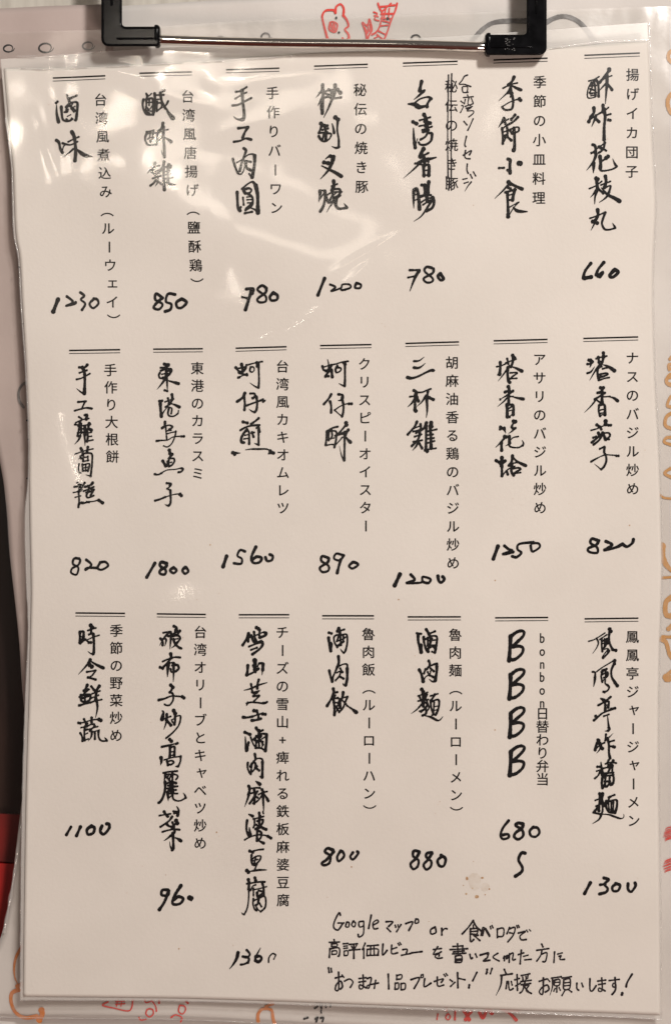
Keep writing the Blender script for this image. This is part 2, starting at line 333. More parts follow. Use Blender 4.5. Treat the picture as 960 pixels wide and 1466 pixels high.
INK = """
@d|0|滷味|60 110 9.6
40u 195 352 212 335;34s 200 385 203 500 228 612;32u 345 252 378 335;34u 472 252 390 290;32u 265 405 280 560 315 598 370 602 420 575;34u 330 410 385 358 465 342 490 375 470 580 455 590;24u 330 440 370 400 430 430 460 465;22u 385 385 415 415;26u 310 480 350 480 360 440;20u 350 538 395 515;20u 400 430 440 480;22u 335 575 375 598 410 560;22u 345 395 330 470;22u 420 360 400 420 455 400
34u 200 868 235 900 252 980 280 1035;26u 278 1020 300 950 325 925;28u 285 908 330 922 400 930 490 888;28u 362 890 440 850 508 822;40u 412 752 445 820 462 950 465 1050 455 1150;26t 430 990 370 1045 305 1092;38m 470 985 560 1060 610 1085 695 1095;44u 570 1062 620 1082
@d|1|鹹酥雞|190 120 9.6
22u 190 140 212 180 262 140;28u 205 165 200 225 245 205;28u 152 220 140 290 158 370 200 425 290 425;26u 190 215 192 300 182 375 230 410;28u 185 218 270 205 285 300 285 430;24u 200 262 272 258;24u 188 320 230 355 272 310;22u 232 230 230 300;22u 200 370 260 380;30u 305 140 312 260 292 400;28u 310 162 430 158;36u 440 96 418 106;30u 385 130 400 230 430 300 455 345;26t 490 245 460 300 395 345;24u 340 220 402 215;26u 335 272 395 270 400 320 340 370 330 280;24u 340 250 335 380;44s 470 350 500 410 555 475
24u 190 660 240 655 295 638;28u 200 680 176 740 185 800 222 845 330 838;28u 205 685 325 680 342 750 325 840;24u 246 660 236 740 212 762;24u 285 660 275 760 242 782 252 805;22u 240 742 290 742;34u 420 545 402 610 350 662;26u 345 692 400 655 490 632;34u 425 600 425 700 435 850 440 1010;24t 440 1005 410 960 395 905;24t 420 720 370 775 325 812;32s 450 745 500 775 530 800
32t 310 1090 270 1160 205 1235;28u 270 1150 370 1130;26u 300 1165 262 1225 370 1190;26u 290 1242 370 1230;28u 305 1250 340 1280 300 1360 250 1402;30u 280 1305 390 1270;28t 340 1290 350 1350 315 1412;26u 328 1330 400 1382;34u 435 1075 420 1140 380 1200;34u 425 1150 430 1300 440 1460;30u 430 1152 530 1130;40u 500 1120 515 1150;26u 430 1212 510 1200;26u 430 1262 530 1240;28u 440 1312 560 1290;28m 450 1350 520 1385 598 1390;32u 490 1140 490 1380
@d|2|手工肉圓|310 120 9.6
32u 270 120 330 108 415 55;28u 260 212 330 170 412 130;36u 222 305 300 295 390 250 480 205;42u 355 100 362 250 380 400 375 480 345 500;32t 360 505 280 490 235 455
40u 300 615 435 600;32u 430 610 390 670 360 745;34u 240 800 330 785 400 755 475 770
30u 375 890 405 920 380 1000 350 1080 320 1200;26u 280 1085 360 1040 430 980 500 970 528 1000;38u 525 990 520 1130 490 1285;28u 225 1035 260 1150 295 1230 335 1245 370 1200 400 1110 420 1060;30u 390 1062 470 1075;36u 400 1080 412 1150 450 1180 475 1190;30u 485 1290 450 1240
34u 285 1493 290 1618 300 1718 325 1748;26u 335 1700 325 1730;32u 350 1448 430 1378 495 1350 540 1400;44u 540 1400 565 1528 568 1668 570 1775;32t 572 1778 520 1728 430 1698;36u 375 1468 400 1508 460 1498 480 1458 440 1438 380 1458;28u 440 1518 490 1558 500 1628 480 1688 400 1740;22u 420 1560 480 1553;22u 420 1598 490 1593;22u 430 1640 490 1638;22u 365 1568 375 1668;36u 392 1783 490 1763;36u 410 1718 490 1640
@d|3|秘制叉燒|430 110 9.6
34t 305 125 300 190 265 240 215 298;34u 305 180 310 300 300 515;24u 285 350 280 440 300 515;28t 300 300 272 350 238 412;32u 320 230 390 270;38u 320 300 420 285;28u 260 235 370 205;38t 475 130 470 230 430 330 390 430 320 570;34u 388 195 430 225 405 290 440 315;36u 440 315 555 300;44u 510 195 545 235;26u 400 195 520 190
40u 282 652 320 680 370 682;28u 290 690 255 778;30u 300 740 380 720;34u 330 680 348 760 348 880;30u 260 780 370 770;28u 252 825 290 880 345 895 405 850 422 795 370 785;26u 322 800 300 870;28s 435 655 450 710 462 780;48u 480 572 515 600;26u 515 600 505 740 525 870 525 965;32t 528 970 490 985 428 962
46u 410 1095 450 1105;28s 340 1135 400 1090;42t 455 1105 430 1190 380 1290 275 1405;48u 325 1180 380 1190;36s 290 1225 400 1280 480 1320 560 1370
26u 265 1563 340 1560;34u 335 1570 340 1663 312 1783 272 1850;34t 268 1570 268 1640 250 1720;26u 270 1675 330 1590;38u 455 1433 460 1510 432 1563;28u 430 1505 505 1475;32u 425 1550 530 1545 545 1600 480 1673;26u 370 1623 440 1588 568 1583;28u 440 1523 440 1623 400 1700;32u 350 1655 390 1730 450 1703 545 1633;26u 440 1643 500 1583;26t 460 1660 445 1725 400 1790 360 1862;42u 490 1663 485 1763 530 1813 635 1800;30t 640 1795 595 1740
@d|4|台湾香腸|570 100 8
32u 262 150 250 200 240 255;26u 240 262 295 250;28t 285 260 230 310 175 355;42m 110 405 180 410 240 440 330 420;26u 180 400 240 350 330 325 372 345;28u 365 345 330 400 325 435
34u 165 608 205 628;28s 170 680 175 790 190 900;14u 190 895 215 800;34u 290 525 320 590 310 650;26u 240 590 360 555;24u 235 655 370 630;34u 300 600 360 620;32u 330 620 320 700 280 720;26u 270 700 380 660;26u 340 700 310 770 250 808;28u 350 735 380 740 370 820 310 865 250 865 230 840
40u 285 915 260 960 250 1000;28u 245 1010 340 960;40m 190 1085 300 1040 370 1025 430 1010;32u 280 990 300 1050 290 1110;22t 270 1050 180 1140 55 1250;24u 190 1080 260 1090;30u 285 1110 290 1220;32u 290 1105 345 1100 345 1215;22u 300 1160 335 1155;26u 290 1215 345 1210;22u 300 1030 340 1060
28t 175 1380 172 1490 175 1590;34u 172 1385 200 1365 225 1430 240 1600;20u 185 1440 210 1430;20u 185 1500 210 1490;32u 265 1325 295 1330;34u 300 1330 300 1430 240 1460;32u 345 1290 335 1420;20u 310 1370 335 1365;20u 310 1400 335 1400;26u 290 1440 370 1440;34u 320 1450 330 1510;26u 240 1535 330 1480 400 1470;32u 390 1470 405 1530 380 1590 320 1620;26u 280 1550 360 1500;26t 380 1500 330 1580 260 1680 175 1740
@s|5|台湾ソーセージ|570 100 8
14u 785 75 750 90 720 140 690 178 750 180 820 205;14u 725 215 735 270 790 270;12u 735 205 785 210 780 270;13u 785 300 800 340;13u 740 330 850 320;12u 710 370 735 390;12u 720 420 740 430 705 500;12u 760 350 750 400;12u 800 340 790 400 820 420;12u 830 340 850 390;12u 760 430 850 400;12u 770 450 830 440 780 480 850 480 850 510 800 550;12u 840 430 780 460
14u 745 600 780 640;14u 850 570 820 640 790 700;15u 775 770 755 860 765 885;15u 740 985 830 930 810 980;15u 765 930 755 990 770 1020 815 1025;15u 785 1085 780 1150 795 1190;13u 735 1260 780 1250;13u 750 1305 795 1290;14t 830 1290 790 1340 755 1400;14u 820 1205 840 1245;14u 855 1175 880 1220
@x|5|strike|570 100 8
14u 568 75 565 300 560 700 562 1000 565 1240;14u 605 60 598 300 600 650 600 900 602 1240;12u 545 1230 548 1370;12u 575 1240 572 1385;12u 600 1240 603 1385
@d|6|季節小食|690 110 9.6
38u 425 25 400 80 350 130;26u 275 175 380 125 470 105;34s 380 130 450 170 520 200;24t 380 160 330 240 215 348;30u 385 120 385 220;24u 340 250 375 220 410 245 380 290;32u 380 240 405 290 415 370 400 450 360 470 300 468 262 430;22u 262 430 340 380 430 340 500 325;38u 500 325 515 340
30t 290 580 260 640 215 710;24u 260 650 350 595;28u 300 600 310 660;34u 440 540 390 600;32u 480 570 420 630 330 680;28u 265 720 275 830 275 930;24u 270 725 330 690 340 800 300 840;22u 285 770 320 760;22u 285 820 330 800;30u 275 925 310 860;30u 330 830 390 885;24u 330 700 340 830;30u 370 745 400 790;26u 370 740 440 710 490 710 490 760 440 780;36u 425 720 435 850 435 980 425 1020;44u 425 1015 424 1020
38u 345 1140 375 1155 372 1230 375 1330;38u 378 1335 340 1290;34u 225 1262 290 1260;62u 498 1198 512 1200
42u 355 1455 380 1480;38u 360 1462 430 1500 540 1550;26t 360 1480 280 1570 165 1680;32u 350 1530 380 1545;38u 310 1595 420 1565 450 1560;32u 340 1610 345 1750 350 1860;38u 440 1560 420 1640 410 1700;24u 360 1635 410 1620;30u 360 1700 410 1700;42u 350 1900 350 1925;22u 360 1910 430 1800 495 1730;22u 365 1800 480 1735;36m 420 1800 480 1850 610 1860
@d|7|酥炸花枝丸|820 90 9.6
24u 200 270 270 250 340 210;20u 235 290 190 380 180 480 210 505 290 490;22u 245 290 245 360 210 430;26u 270 270 290 380 290 480;28u 300 250 330 320 335 480;26u 230 340 300 330;28u 220 440 300 430;26u 220 380 290 400;24u 230 470 300 460;44u 480 110 480 120;34u 475 130 420 200 350 290;22u 340 290 430 230 515 195;34t 450 190 450 300 440 420 428 580;28u 450 170 450 250;24t 430 310 380 360 340 410;32u 460 320 500 360 518 388
38u 270 640 270 700 240 750;38u 230 760 200 825;28u 210 800 300 740 370 700;28t 300 740 280 800 240 895;34u 290 780 340 825;36u 395 600 395 690;26u 390 700 470 630;36u 410 650 425 760 412 900 412 1070;32u 430 740 500 720;36u 470 800 495 805
34u 255 1140 290 1160 300 1275;24u 235 1260 320 1190 430 1110;26u 235 1250 290 1250;28u 420 1110 400 1200 340 1250;24u 350 1160 440 1220;30u 340 1170 380 1200
30t 295 1300 260 1380 172 1490;38t 270 1390 270 1440 265 1525;40u 355 1300 365 1380 360 1460;34u 365 1370 470 1310;48u 465 1300 440 1320;28u 355 1450 370 1490 420 1495 520 1475 580 1445;36t 585 1435 560 1400 530 1330
46u 305 1600 325 1610;26u 210 1740 300 1700 380 1640;36t 310 1620 320 1750 290 1850 285 1950;26t 300 1760 270 1810 225 1860;30u 330 1740 400 1800;38u 430 1570 440 1640 420 1720;26u 370 1690 500 1640;28u 420 1730 500 1700 480 1790;28t 480 1790 440 1860 345 1930;40s 380 1730 460 1820 560 1870 625 1910
38u 325 2030 330 2110 290 2180;28t 320 2120 280 2220 235 2310;26u 220 2145 320 2110 430 2060;44u 260 2190 320 2210;28u 430 2065 400 2150 385 2220 420 2290 480 2300 560 2280;34t 568 2275 555 2250 530 2210
@p|0|1230|60 360 4
22u 95 275 68 345;14u 145 258 180 290 140 312 190 300 195 292;14u 222 235 245 255 225 275 250 300 232 335;14u 300 272 275 300 295 325 325 300 318 275 298 270
@p|1|850|60 360 4
16u 690 265 655 240 650 275 690 300 670 330 640 320 660 290 690 265;16u 762 245 722 242 710 285 740 300 735 330 705 342;17u 800 270 770 290 775 318 800 320 828 290 805 272
@p|2|780|320 360 4
14u 108 260 140 268;16u 130 215 170 212 165 240;20u 160 225 125 332;15u 245 210 220 195 195 220 240 255 240 285 205 290 195 270 240 235 245 210;17u 285 235 265 260 275 280 305 275 308 250 285 238
@p|3|1200|320 360 4
18u 578 155 540 250;12u 610 190 640 205 615 228 670 210 680 190 720 190 725 208 680 222 670 212;14u 760 182 785 190 780 210 752 208 758 185
@p|4|780|570 340 4
12u 55 230 95 222;14u 65 188 120 188;17t 118 192 95 230 65 308;14u 190 175 160 170 150 195 195 235 190 255 160 258 145 235 195 205 200 180;18u 240 208 225 222 240 245 258 238 240 210
@p|7|660|720 340 4
18u 498 150 465 195 455 235;22u 462 235 500 228;18u 572 145 540 185 530 215;20u 540 222 568 200 550 225;20u 630 190 605 220 625 228 655 200 635 185
@p|8|820|80 760 4
13u 135 158 105 160 100 190 130 210 120 250 90 240 95 215 130 195 140 165 115 155;14u 175 165 205 195 170 225 180 212 240 212;14u 255 182 240 212 265 222 300 200 285 178 255 180
@p|9|1800|80 760 4
18u 568 185 522 265;17u 630 185 605 178 598 200 630 225 625 248 598 245 600 225 632 205 635 185;16u 675 210 655 225 675 242 692 225 675 210;16u 742 208 726 225 740 245 760 230 745 208
@p|10|1560|300 760 4
20u 98 145 78 205;14u 203 118 175 110 160 142 185 160 180 188 140 185;17u 265 92 240 150 250 182 285 180 298 155 270 148 245 165;16u 320 152 330 172 355 168 362 145 345 135
@p|11|890|300 760 4
15u 680 155 645 145 640 172 680 200 678 228 645 235 632 210 675 180 682 158;14u 765 140 725 130 712 158 745 168 768 140;17u 750 165 740 200 730 240;15u 820 178 798 200 818 215 850 192 825 178
@p|12|1200|540 760 4
22u 128 248 98 312;15u 190 250 212 280 165 298 250 295 255 275 260 262 302 275 290 298 255 290;18u 345 258 350 285 365 295 382 275 372 262
@p|13|1250|690 740 4
21u 88 168 62 240;15u 125 165 150 185 170 192 115 212 135 212 175 200;15u 290 145 210 155 200 185 222 205 195 230 170 225;14u 275 165 285 198 325 175 320 152 280 150
@p|14|820|690 740 4
16u 660 135 625 125 618 150 655 175 655 205 610 200 605 180 650 160 665 135;17u 705 140 740 160 695 190 760 175 800 155;17u 800 155 825 170 855 150 862 128
@d|8|手工蘿蔔糕|80 500 9.6
34u 435 215 400 250 325 250;28u 330 325 400 300 430 290;28u 290 415 350 400 410 370 470 335;36u 370 250 395 310 402 400 400 500 395 610;28t 395 615 350 590 290 540
32u 310 725 415 715;24u 405 720 380 770 360 820;28u 262 845 330 825 420 805 495 815
36u 400 905 430 900 420 960;24u 320 930 360 960 340 990;24u 275 1010 360 970 455 950;26u 265 1035 310 1040;26u 330 1000 320 1090 300 1190;26u 310 1060 480 1030;30u 330 1100 400 1090;26u 300 1150 370 1140;22u 310 1200 360 1150;26u 350 1020 350 1130;26t 340 1190 310 1250 260 1305;34u 400 1060 400 1180;26t 390 1150 400 1240 402 1325;34u 460 1020 450 1080 490 1110;28u 430 1100 440 1200 430 1265;24u 440 1150 490 1140;24u 440 1200 490 1195;26u 420 1265 510 1245
30t 345 1360 370 1420 350 1470 312 1510;22u 265 1440 350 1410 430 1385 510 1368;30u 440 1345 430 1400;24u 340 1470 350 1500;26u 380 1430 490 1435 498 1550 490 1640 478 1745;24t 480 1745 450 1735 410 1725;24u 380 1430 375 1540;24u 385 1485 440 1480;26u 380 1540 450 1525;20u 440 1470 440 1530;18u 320 1575 312 1640 320 1690 345 1700;24u 365 1580 370 1670;26u 370 1590 460 1575 440 1670;24u 370 1630 445 1620;26u 370 1670 440 1665;20u 410 1580 410 1670
34u 255 1890 290 1885;24u 295 1835 320 1870 320 1960;28u 395 1835 360 1890;22u 240 1970 300 1955 360 1925;22u 265 2035 340 2015;24u 310 1950 320 2080 310 2170;28t 318 2130 310 2150 312 2175;28u 340 1860 340 1940;34u 505 1835 470 1870 400 1890;28u 380 1950 450 1920 520 1890;28u 440 1880 480 1920 520 1930;36u 420 1970 510 1945;28u 450 1940 420 2010 445 2040 520 2010;30u 500 1960 480 2010;26u 335 2110 400 2112;22u 380 2115 450 2095 520 2090 580 2070;36u 590 2075 640 2110;36u 355 2110 370 2112;34u 425 2100 455 2100
@d|9|東港烏魚子|200 500 9.6
38u 335 200 395 205;30u 285 250 350 245 400 220;32u 285 290 370 265 430 270 425 310 390 350;26u 275 320 260 350 275 390 330 400;24u 300 340 380 325;24u 310 380 380 370;36u 365 210 360 320 360 400;26t 370 390 375 500 380 570;34u 375 570 340 560;28t 350 400 300 470 235 548;34s 380 425 450 445 530 468;34u 360 300 410 290
42u 270 710 305 705;36u 280 745 285 830 295 920;26t 295 920 330 850 400 770;34u 440 620 445 690 400 750;24u 345 720 420 690 465 680;26u 385 670 400 740;28u 350 790 430 740;32s 430 745 480 760 540 790;22u 410 800 440 810 430 880;26u 400 800 385 880 410 915 470 915 520 880;22u 525 880 530 840
32u 345 995 340 1050 305 1080;26u 340 1060 400 1040 450 1065 400 1100;20u 355 1070 362 1150 370 1240;22u 370 1120 430 1110;22u 370 1160 440 1140 490 1130;20u 495 1125 480 1200 440 1290 380 1340 325 1325;36t 230 1258 300 1248;20u 280 1250 380 1245 450 1205 520 1195 600 1195;32u 570 1195 605 1195
36u 405 1385 415 1430;34t 445 1440 420 1470 380 1505;26u 400 1500 465 1500 475 1540 440 1590 400 1610;34u 315 1535 355 1600;24u 380 1540 380 1600;20u 390 1560 440 1550;20u 400 1510 400 1600;30u 205 1715 250 1722 300 1700;20u 280 1710 370 1660 480 1650 570 1630;28u 570 1635 595 1645 570 1680 530 1690
32u 370 1840 425 1845 415 1870;22u 420 1870 400 1900 370 1915 420 1935;28u 420 1940 425 2050 420 2120 395 2150;28t 400 2150 370 2145 345 2130;34u 210 2080 280 2060 350 2030;20u 340 2035 430 2005 500 1990 550 1990;38u 555 1995 570 2010
@d|10|蚵仔煎|320 500 9.6
34u 245 200 260 280 250 320;30u 165 245 200 290 230 310;36u 215 310 250 325 300 260;28u 190 260 310 235;26u 205 385 270 350 320 330;34u 265 340 320 350;38u 200 385 215 380;28u 300 240 310 210
26u 330 210 400 190 490 170 530 165;24u 370 240 360 290 390 310 420 280 410 240 375 240;32u 455 180 460 230;26u 480 190 482 300 485 430 478 525;24t 475 528 420 500 358 455
36u 290 600 260 660 185 715;28u 280 650 290 740 285 830;30u 365 605 420 605 430 640 400 670;28u 390 665 440 650;30u 450 650 460 740 450 830 425 860;28t 430 860 390 850 350 820;32u 315 770 380 745 450 720 540 685;24u 500 705 570 700 540 720
36u 265 995 325 1010;30u 480 945 440 980 375 1025;32u 230 1110 310 1065 400 1045 490 1040;34u 320 1100 270 1160 240 1230 250 1275 280 1280;26u 300 1130 340 1120 350 1180 350 1300;24u 290 1180 340 1170;24u 280 1230 350 1220;28u 390 1140 410 1200;28u 380 1150 420 1140;30u 450 1080 480 1070 490 1130;26u 480 1100 480 1200 480 1310;28t 480 1315 450 1300 420 1290
24m 300 1380 380 1370 480 1370 590 1370 650 1400;34u 640 1395 685 1425;26u 620 1430 680 1430;36t 120 1418 190 1425 230 1425;38u 125 1420 150 1440
@d|11|蚵仔酥|440 510 9.6
22s 275 40 290 100 290 200;28u 205 135 220 180 260 200;24u 210 150 330 110;28u 330 120 300 180 250 200;24u 220 190 330 170;34u 290 200 250 270;34u 330 190 340 280;34u 245 280 290 270;26u 330 115 400 100 480 75 560 65;28u 410 130 385 180 400 220 450 200 460 160 400 150;36u 500 85 515 110;28u 515 90 515 220 515 320 510 405;28t 510 410 470 390 430 370
30u 325 520 290 580 225 655;28u 310 620 325 680 325 770;34u 425 520 480 530 480 570;34t 480 560 460 600 420 605;28u 480 600 495 680 490 770 475 825;22u 475 825 420 780 370 735;22u 370 740 440 690 520 655 590 645;38u 570 650 605 650
28u 415 965 340 985 270 1030;26u 265 1030 260 1120 250 1220;26u 290 1050 290 1150;26u 290 1030 390 1030 395 1130 370 1250;24u 330 1010 340 1090 320 1130;22u 320 1130 370 1120;24u 255 1225 330 1210 380 1220;24u 380 1220 430 1170 480 1110;42u 530 915 535 940;28u 530 940 480 1000 430 1060;28u 420 1075 500 1040 570 1010;34u 560 1010 520 1080;28u 510 1040 510 1200 505 1430;20t 500 1440 470 1370 438 1230;34s 520 1100 560 1150 590 1180;30u 380 1090 500 1060
@d|12|三杯雞|560 500 9.6
30t 310 162 380 155 450 105;36t 310 250 370 255 420 230 465 190;38u 220 385 280 395 370 370 480 315 540 290 575 290;36t 540 290 600 290
34u 310 565 345 590 340 650;28u 255 650 350 640;34u 330 620 325 720 325 840;40u 325 830 335 845;28t 320 680 280 740 222 792;36u 350 660 370 710;28u 330 590 420 590 480 565 540 545;30u 500 580 490 660;26t 470 640 420 720 350 785;32t 480 640 490 760 490 860 478 940;38u 520 665 575 690
30u 350 995 320 1060 225 1170;26u 300 1090 400 1050;28u 400 1030 400 1090 340 1150;30u 300 1130 390 1110;30u 320 1200 410 1170;30u 390 1130 370 1230 280 1330;28u 300 1270 420 1250;28t 370 1270 340 1330 290 1390;30u 370 1270 420 1360;36u 480 1010 450 1080 400 1110;30u 480 1050 475 1200 475 1350;42u 545 1010 550 1060;30u 490 1130 620 1100;28u 490 1180 570 1170;28u 490 1230 580 1220;28u 490 1290 590 1260;36u 530 1050 540 1180 545 1360;26u 460 1380 540 1370 610 1360;40u 470 1385 490 1400
@d|13|塔香花蛤|690 500 9.6
34u 245 180 245 260 235 345;26u 195 240 250 230 320 200;28u 215 350 250 340;38u 415 85 440 120;28u 320 190 390 160 460 135;26u 340 130 355 200;32u 420 100 415 180 390 240;26t 370 230 300 330 215 438;34u 350 250 345 350 360 440;34u 360 430 375 455;34s 400 240 460 260 540 300;26u 380 325 460 320 475 330 420 370 390 400;26u 380 405 470 400
38u 355 515 365 560 310 590;28u 310 580 420 580;28t 420 570 340 630 240 690;32u 370 570 360 660 360 740;36t 245 690 260 685;24t 360 640 300 710 205 790;24u 380 650 420 650;36s 420 655 480 670 560 685;36u 335 760 340 930;34u 340 770 420 770 420 900;22u 350 850 420 835;22u 370 930 400 900 415 900;30u 340 830 410 780;30u 340 920 370 930
46u 425 990 450 995;28u 440 1000 410 1040 400 1070;34u 410 1085 450 1085;24t 440 1090 400 1130 355 1160;34u 245 1070 300 1100;38u 240 1100 300 1080;26t 290 1090 310 1130 318 1155
46u 305 1200 320 1205;28t 310 1210 250 1280 180 1350;34u 258 1280 262 1390;36u 365 1200 370 1290;22u 370 1260 420 1215 485 1200;26u 470 1205 490 1200;26u 370 1270 370 1330 420 1350 500 1350 545 1320;32t 550 1325 560 1290 540 1250;20t 370 1280 350 1310 310 1330
34u 185 1530 230 1560 260 1600;40u 265 1490 260 1600;44u 230 1550 310 1535;36u 250 1600 310 1540;32u 265 1610 265 1740;26u 265 1745 300 1700 350 1650 440 1610;30u 330 1680 345 1720;34u 410 1465 400 1540 360 1600;32s 410 1470 470 1540 590 1600;26u 400 1570 480 1555;34u 400 1590 395 1680 425 1730;30u 420 1640 490 1630 520 1650 470 1680 440 1705;26u 430 1710 520 1695
@d|14|塔香茄子|820 500 9.6
34u 210 150 260 170;34u 190 205 240 200 265 175;34t 235 150 240 200 225 250;34t 190 330 240 310 290 240;34u 410 50 415 110;28u 310 130 380 110 455 95;32u 340 110 350 180;32u 350 170 400 170;32u 410 90 400 170 370 230;26t 360 210 310 280 220 430;24u 330 270 390 240;38s 410 215 480 240 560 295;30u 330 270 330 350 350 420;30u 350 350 440 330 470 345 420 370 370 380;28u 370 420 430 400 490 390;30u 400 270 470 250
44u 370 530 410 530;32u 400 540 380 580 330 600;32u 340 600 430 600;28u 430 600 370 640 290 690;38u 390 580 390 740;22t 310 690 240 780 150 870;22u 310 690 370 740;24u 400 655 500 650;32s 490 655 550 670 605 710;26u 350 770 345 850 365 920;34u 360 770 425 770 430 900;24u 360 840 430 820;24u 370 880 430 870;22u 370 925 390 900 430 905
44u 440 990 440 1030;34u 320 1040 360 1070;24u 240 1115 330 1090 420 1050 520 1040;38u 480 1045 510 1045;28u 370 1070 380 1100;32u 270 1215 310 1200;32u 340 1150 350 1190 300 1240 250 1280;30u 350 1180 385 1180 350 1250 275 1310;36u 400 1150 440 1240;28u 410 1155 480 1150 500 1190 450 1240;26u 440 1245 490 1240
32u 360 1370 420 1340;28u 425 1345 420 1420 440 1450 450 1530 420 1610 380 1650;20t 380 1655 340 1620 285 1575;30t 240 1545 320 1500 400 1460;20u 380 1470 450 1450 520 1455 600 1460;34u 590 1465 615 1465
@d|15|時令鮮蔬|80 890 9.6
30u 335 140 335 290;34u 335 140 385 140 380 240;20u 340 210 380 200;34u 340 300 370 270;24u 360 260 430 250 520 210 600 185;44u 485 50 510 80;28u 445 120 500 100 555 85;28u 490 80 490 150;34u 460 175 510 160;32u 520 170 528 300 525 420 515 445;24t 515 445 480 435 442 405;44u 460 285 485 285;22u 410 240 460 290
38u 475 525 460 560;26t 465 550 400 630 312 725;34s 480 540 560 590 655 635;48u 475 600 495 615;30u 430 690 490 680 545 670;26u 550 670 500 740 440 770;30u 445 765 550 795
34u 435 870 415 920 390 950;28u 400 940 460 930;28u 450 930 380 1000 330 1035;30u 350 1010 350 1080 400 1110;30u 360 1010 470 1000 470 1070 410 1110;36u 370 1050 450 1020;26u 400 1000 405 1090;40u 325 1150 340 1148;32u 330 1150 400 1130 480 1110;30t 480 1110 560 1080;28u 490 890 530 940;38u 600 885 550 960;26u 500 990 610 950;26u 490 1050 590 1010;24u 480 1115 560 1085 635 1070;34u 560 950 550 1080;28t 560 1060 575 1180 550 1320
34u 315 1390 340 1395;24u 320 1395 400 1380 500 1350 600 1340;42u 600 1345 620 1355;28u 390 1340 420 1400;30u 495 1320 495 1380;24u 350 1455 420 1440;34u 430 1400 400 1450;28u 430 1440 490 1410 530 1410;26u 340 1530 365 1580 370 1640;26u 400 1450 395 1560 400 1630;22u 400 1550 440 1530;24u 370 1640 450 1610;26u 540 1430 500 1470 470 1500;24u 450 1480 580 1440;24u 490 1520 600 1490;26t 500 1510 490 1580 450 1640;26u 540 1530 540 1610;26u 590 1500 590 1570 610 1620 650 1640 700 1635;34t 705 1635 690 1610 670 1590;34u 430 1480 400 1490
@d|16|破布子炒高麗菜|200 890 9.6
30u 330 150 420 135 430 150;26t 400 150 340 220 278 325;28u 290 230 320 270 320 320;26u 300 240 350 220;24t 350 230 370 250 350 335;34u 475 60 510 80 510 120;28u 400 200 470 160 555 120;34u 555 125 520 180;28t 440 170 430 260 420 375;32u 500 110 480 180;28u 450 200 530 190 560 230 500 310;30u 470 240 490 300 540 350 575 365;26t 520 280 480 330 440 360;24u 480 240 530 230;34u 390 190 440 200
38u 430 440 440 490;28u 320 545 400 510 490 485 560 490;30u 440 490 380 570 330 620;34u 285 625 320 640;38t 400 560 390 650 385 755;24u 400 570 450 560;30u 450 600 520 590 540 640 500 680;26u 430 650 440 690 480 690;30t 470 570 470 700 465 825;30u 500 590 530 600
38u 430 870 460 900;30u 455 900 440 940 415 970;26u 415 970 450 980 465 1020 460 1080 420 1140 380 1150 345 1135;38t 265 1075 330 1060 400 1040;26u 370 1045 450 1020 600 1030;36u 590 1030 610 1045
38s 310 1225 330 1240 310 1340;40u 300 1340 310 1330;26u 320 1340 430 1300;28t 375 1270 370 1370 335 1480;34u 370 1350 430 1420;40u 470 1220 490 1260;28u 490 1260 490 1360 480 1410;28u 480 1410 450 1370;24u 440 1350 480 1330;24u 480 1310 540 1290 565 1310 540 1420 460 1520 365 1600
40u 415 1620 435 1640;36t 305 1720 400 1700 530 1665;38u 500 1680 520 1670;32u 420 1710 415 1860;30u 430 1730 480 1720 475 1840;26u 430 1790 470 1785;26u 430 1840 470 1830;36t 295 1870 300 1920 288 1970;24u 340 1900 440 1870 570 1850;26u 565 1850 560 1920 530 1990;34t 530 1990 490 1990;30u 380 1920 390 1970;28u 380 1925 440 1910 470 1935 430 1965 390 1960
@e|16|x|200 1080 9.6
30u 325 255 400 240 515 230;30t 355 260 350 310 335 380;24u 350 290 400 270 430 290 400 350;22u 370 310 410 350;28u 450 250 450 360 430 380;24u 460 270 520 290 520 320 500 345;22u 400 280 380 330;32u 350 380 350 480 320 590 285 650 260 668;30u 370 400 430 380 500 395;34u 420 380 430 500;30u 450 400 460 520;28u 380 470 520 440;26u 390 430 500 440;28u 400 490 500 490;34t 385 520 390 600 395 640;26u 400 540 470 540 520 540;24u 400 600 450 560;26u 450 540 460 610 510 640 570 635 630 600;32t 635 600 620 560 598 530
30s 510 720 535 770 520 845;28u 465 785 500 790;26u 470 815 520 810;26u 270 845 350 830 425 820;32u 335 790 360 830 385 855;28u 445 860 400 920 285 1000;44u 500 915 515 950;32u 370 960 400 990 450 1000;28u 450 940 470 1000;30u 500 950 440 1010;28u 310 1070 400 1045 480 1035 545 1040;34u 460 1010 480 1070 440 1120;28t 440 1110 380 1160 330 1195;34u 455 1090 460 1200 460 1290 445 1320;24t 440 1320 420 1270 410 1200;34s 480 1150 520 1165 565 1195
@d|17|雪山芝士滷肉麻婆豆腐|320 890 9.6
40u 455 80 480 95;34u 345 160 320 230 265 320;28u 330 240 380 200;34u 380 190 410 260 430 280;28u 420 140 430 210 450 260;28u 500 110 490 180;26u 400 210 480 170 560 140 590 150;40u 580 160 570 190 500 215;30u 350 340 440 305 530 280;34u 530 280 540 310 500 370 400 445;34u 380 385 460 355;30u 430 290 520 260;28u 350 190 340 270
46u 430 530 435 570 435 660;34u 335 600 330 680 320 730;34u 320 735 400 700 480 650 480 640;28u 410 600 440 690;30t 490 570 545 575 540 640 530 730;26u 470 610 480 590;36u 545 580 540 660
28m 285 940 380 915 480 870 600 835;26u 380 855 395 950;28u 485 795 470 850 465 915;42m 385 970 440 975 495 945;34u 410 1020 490 1015;26u 490 1020 450 1060 420 1090;28u 320 1120 380 1105 460 1110 560 1120 600 1100;26t 335 1110 315 1155;34u 540 1115 590 1105
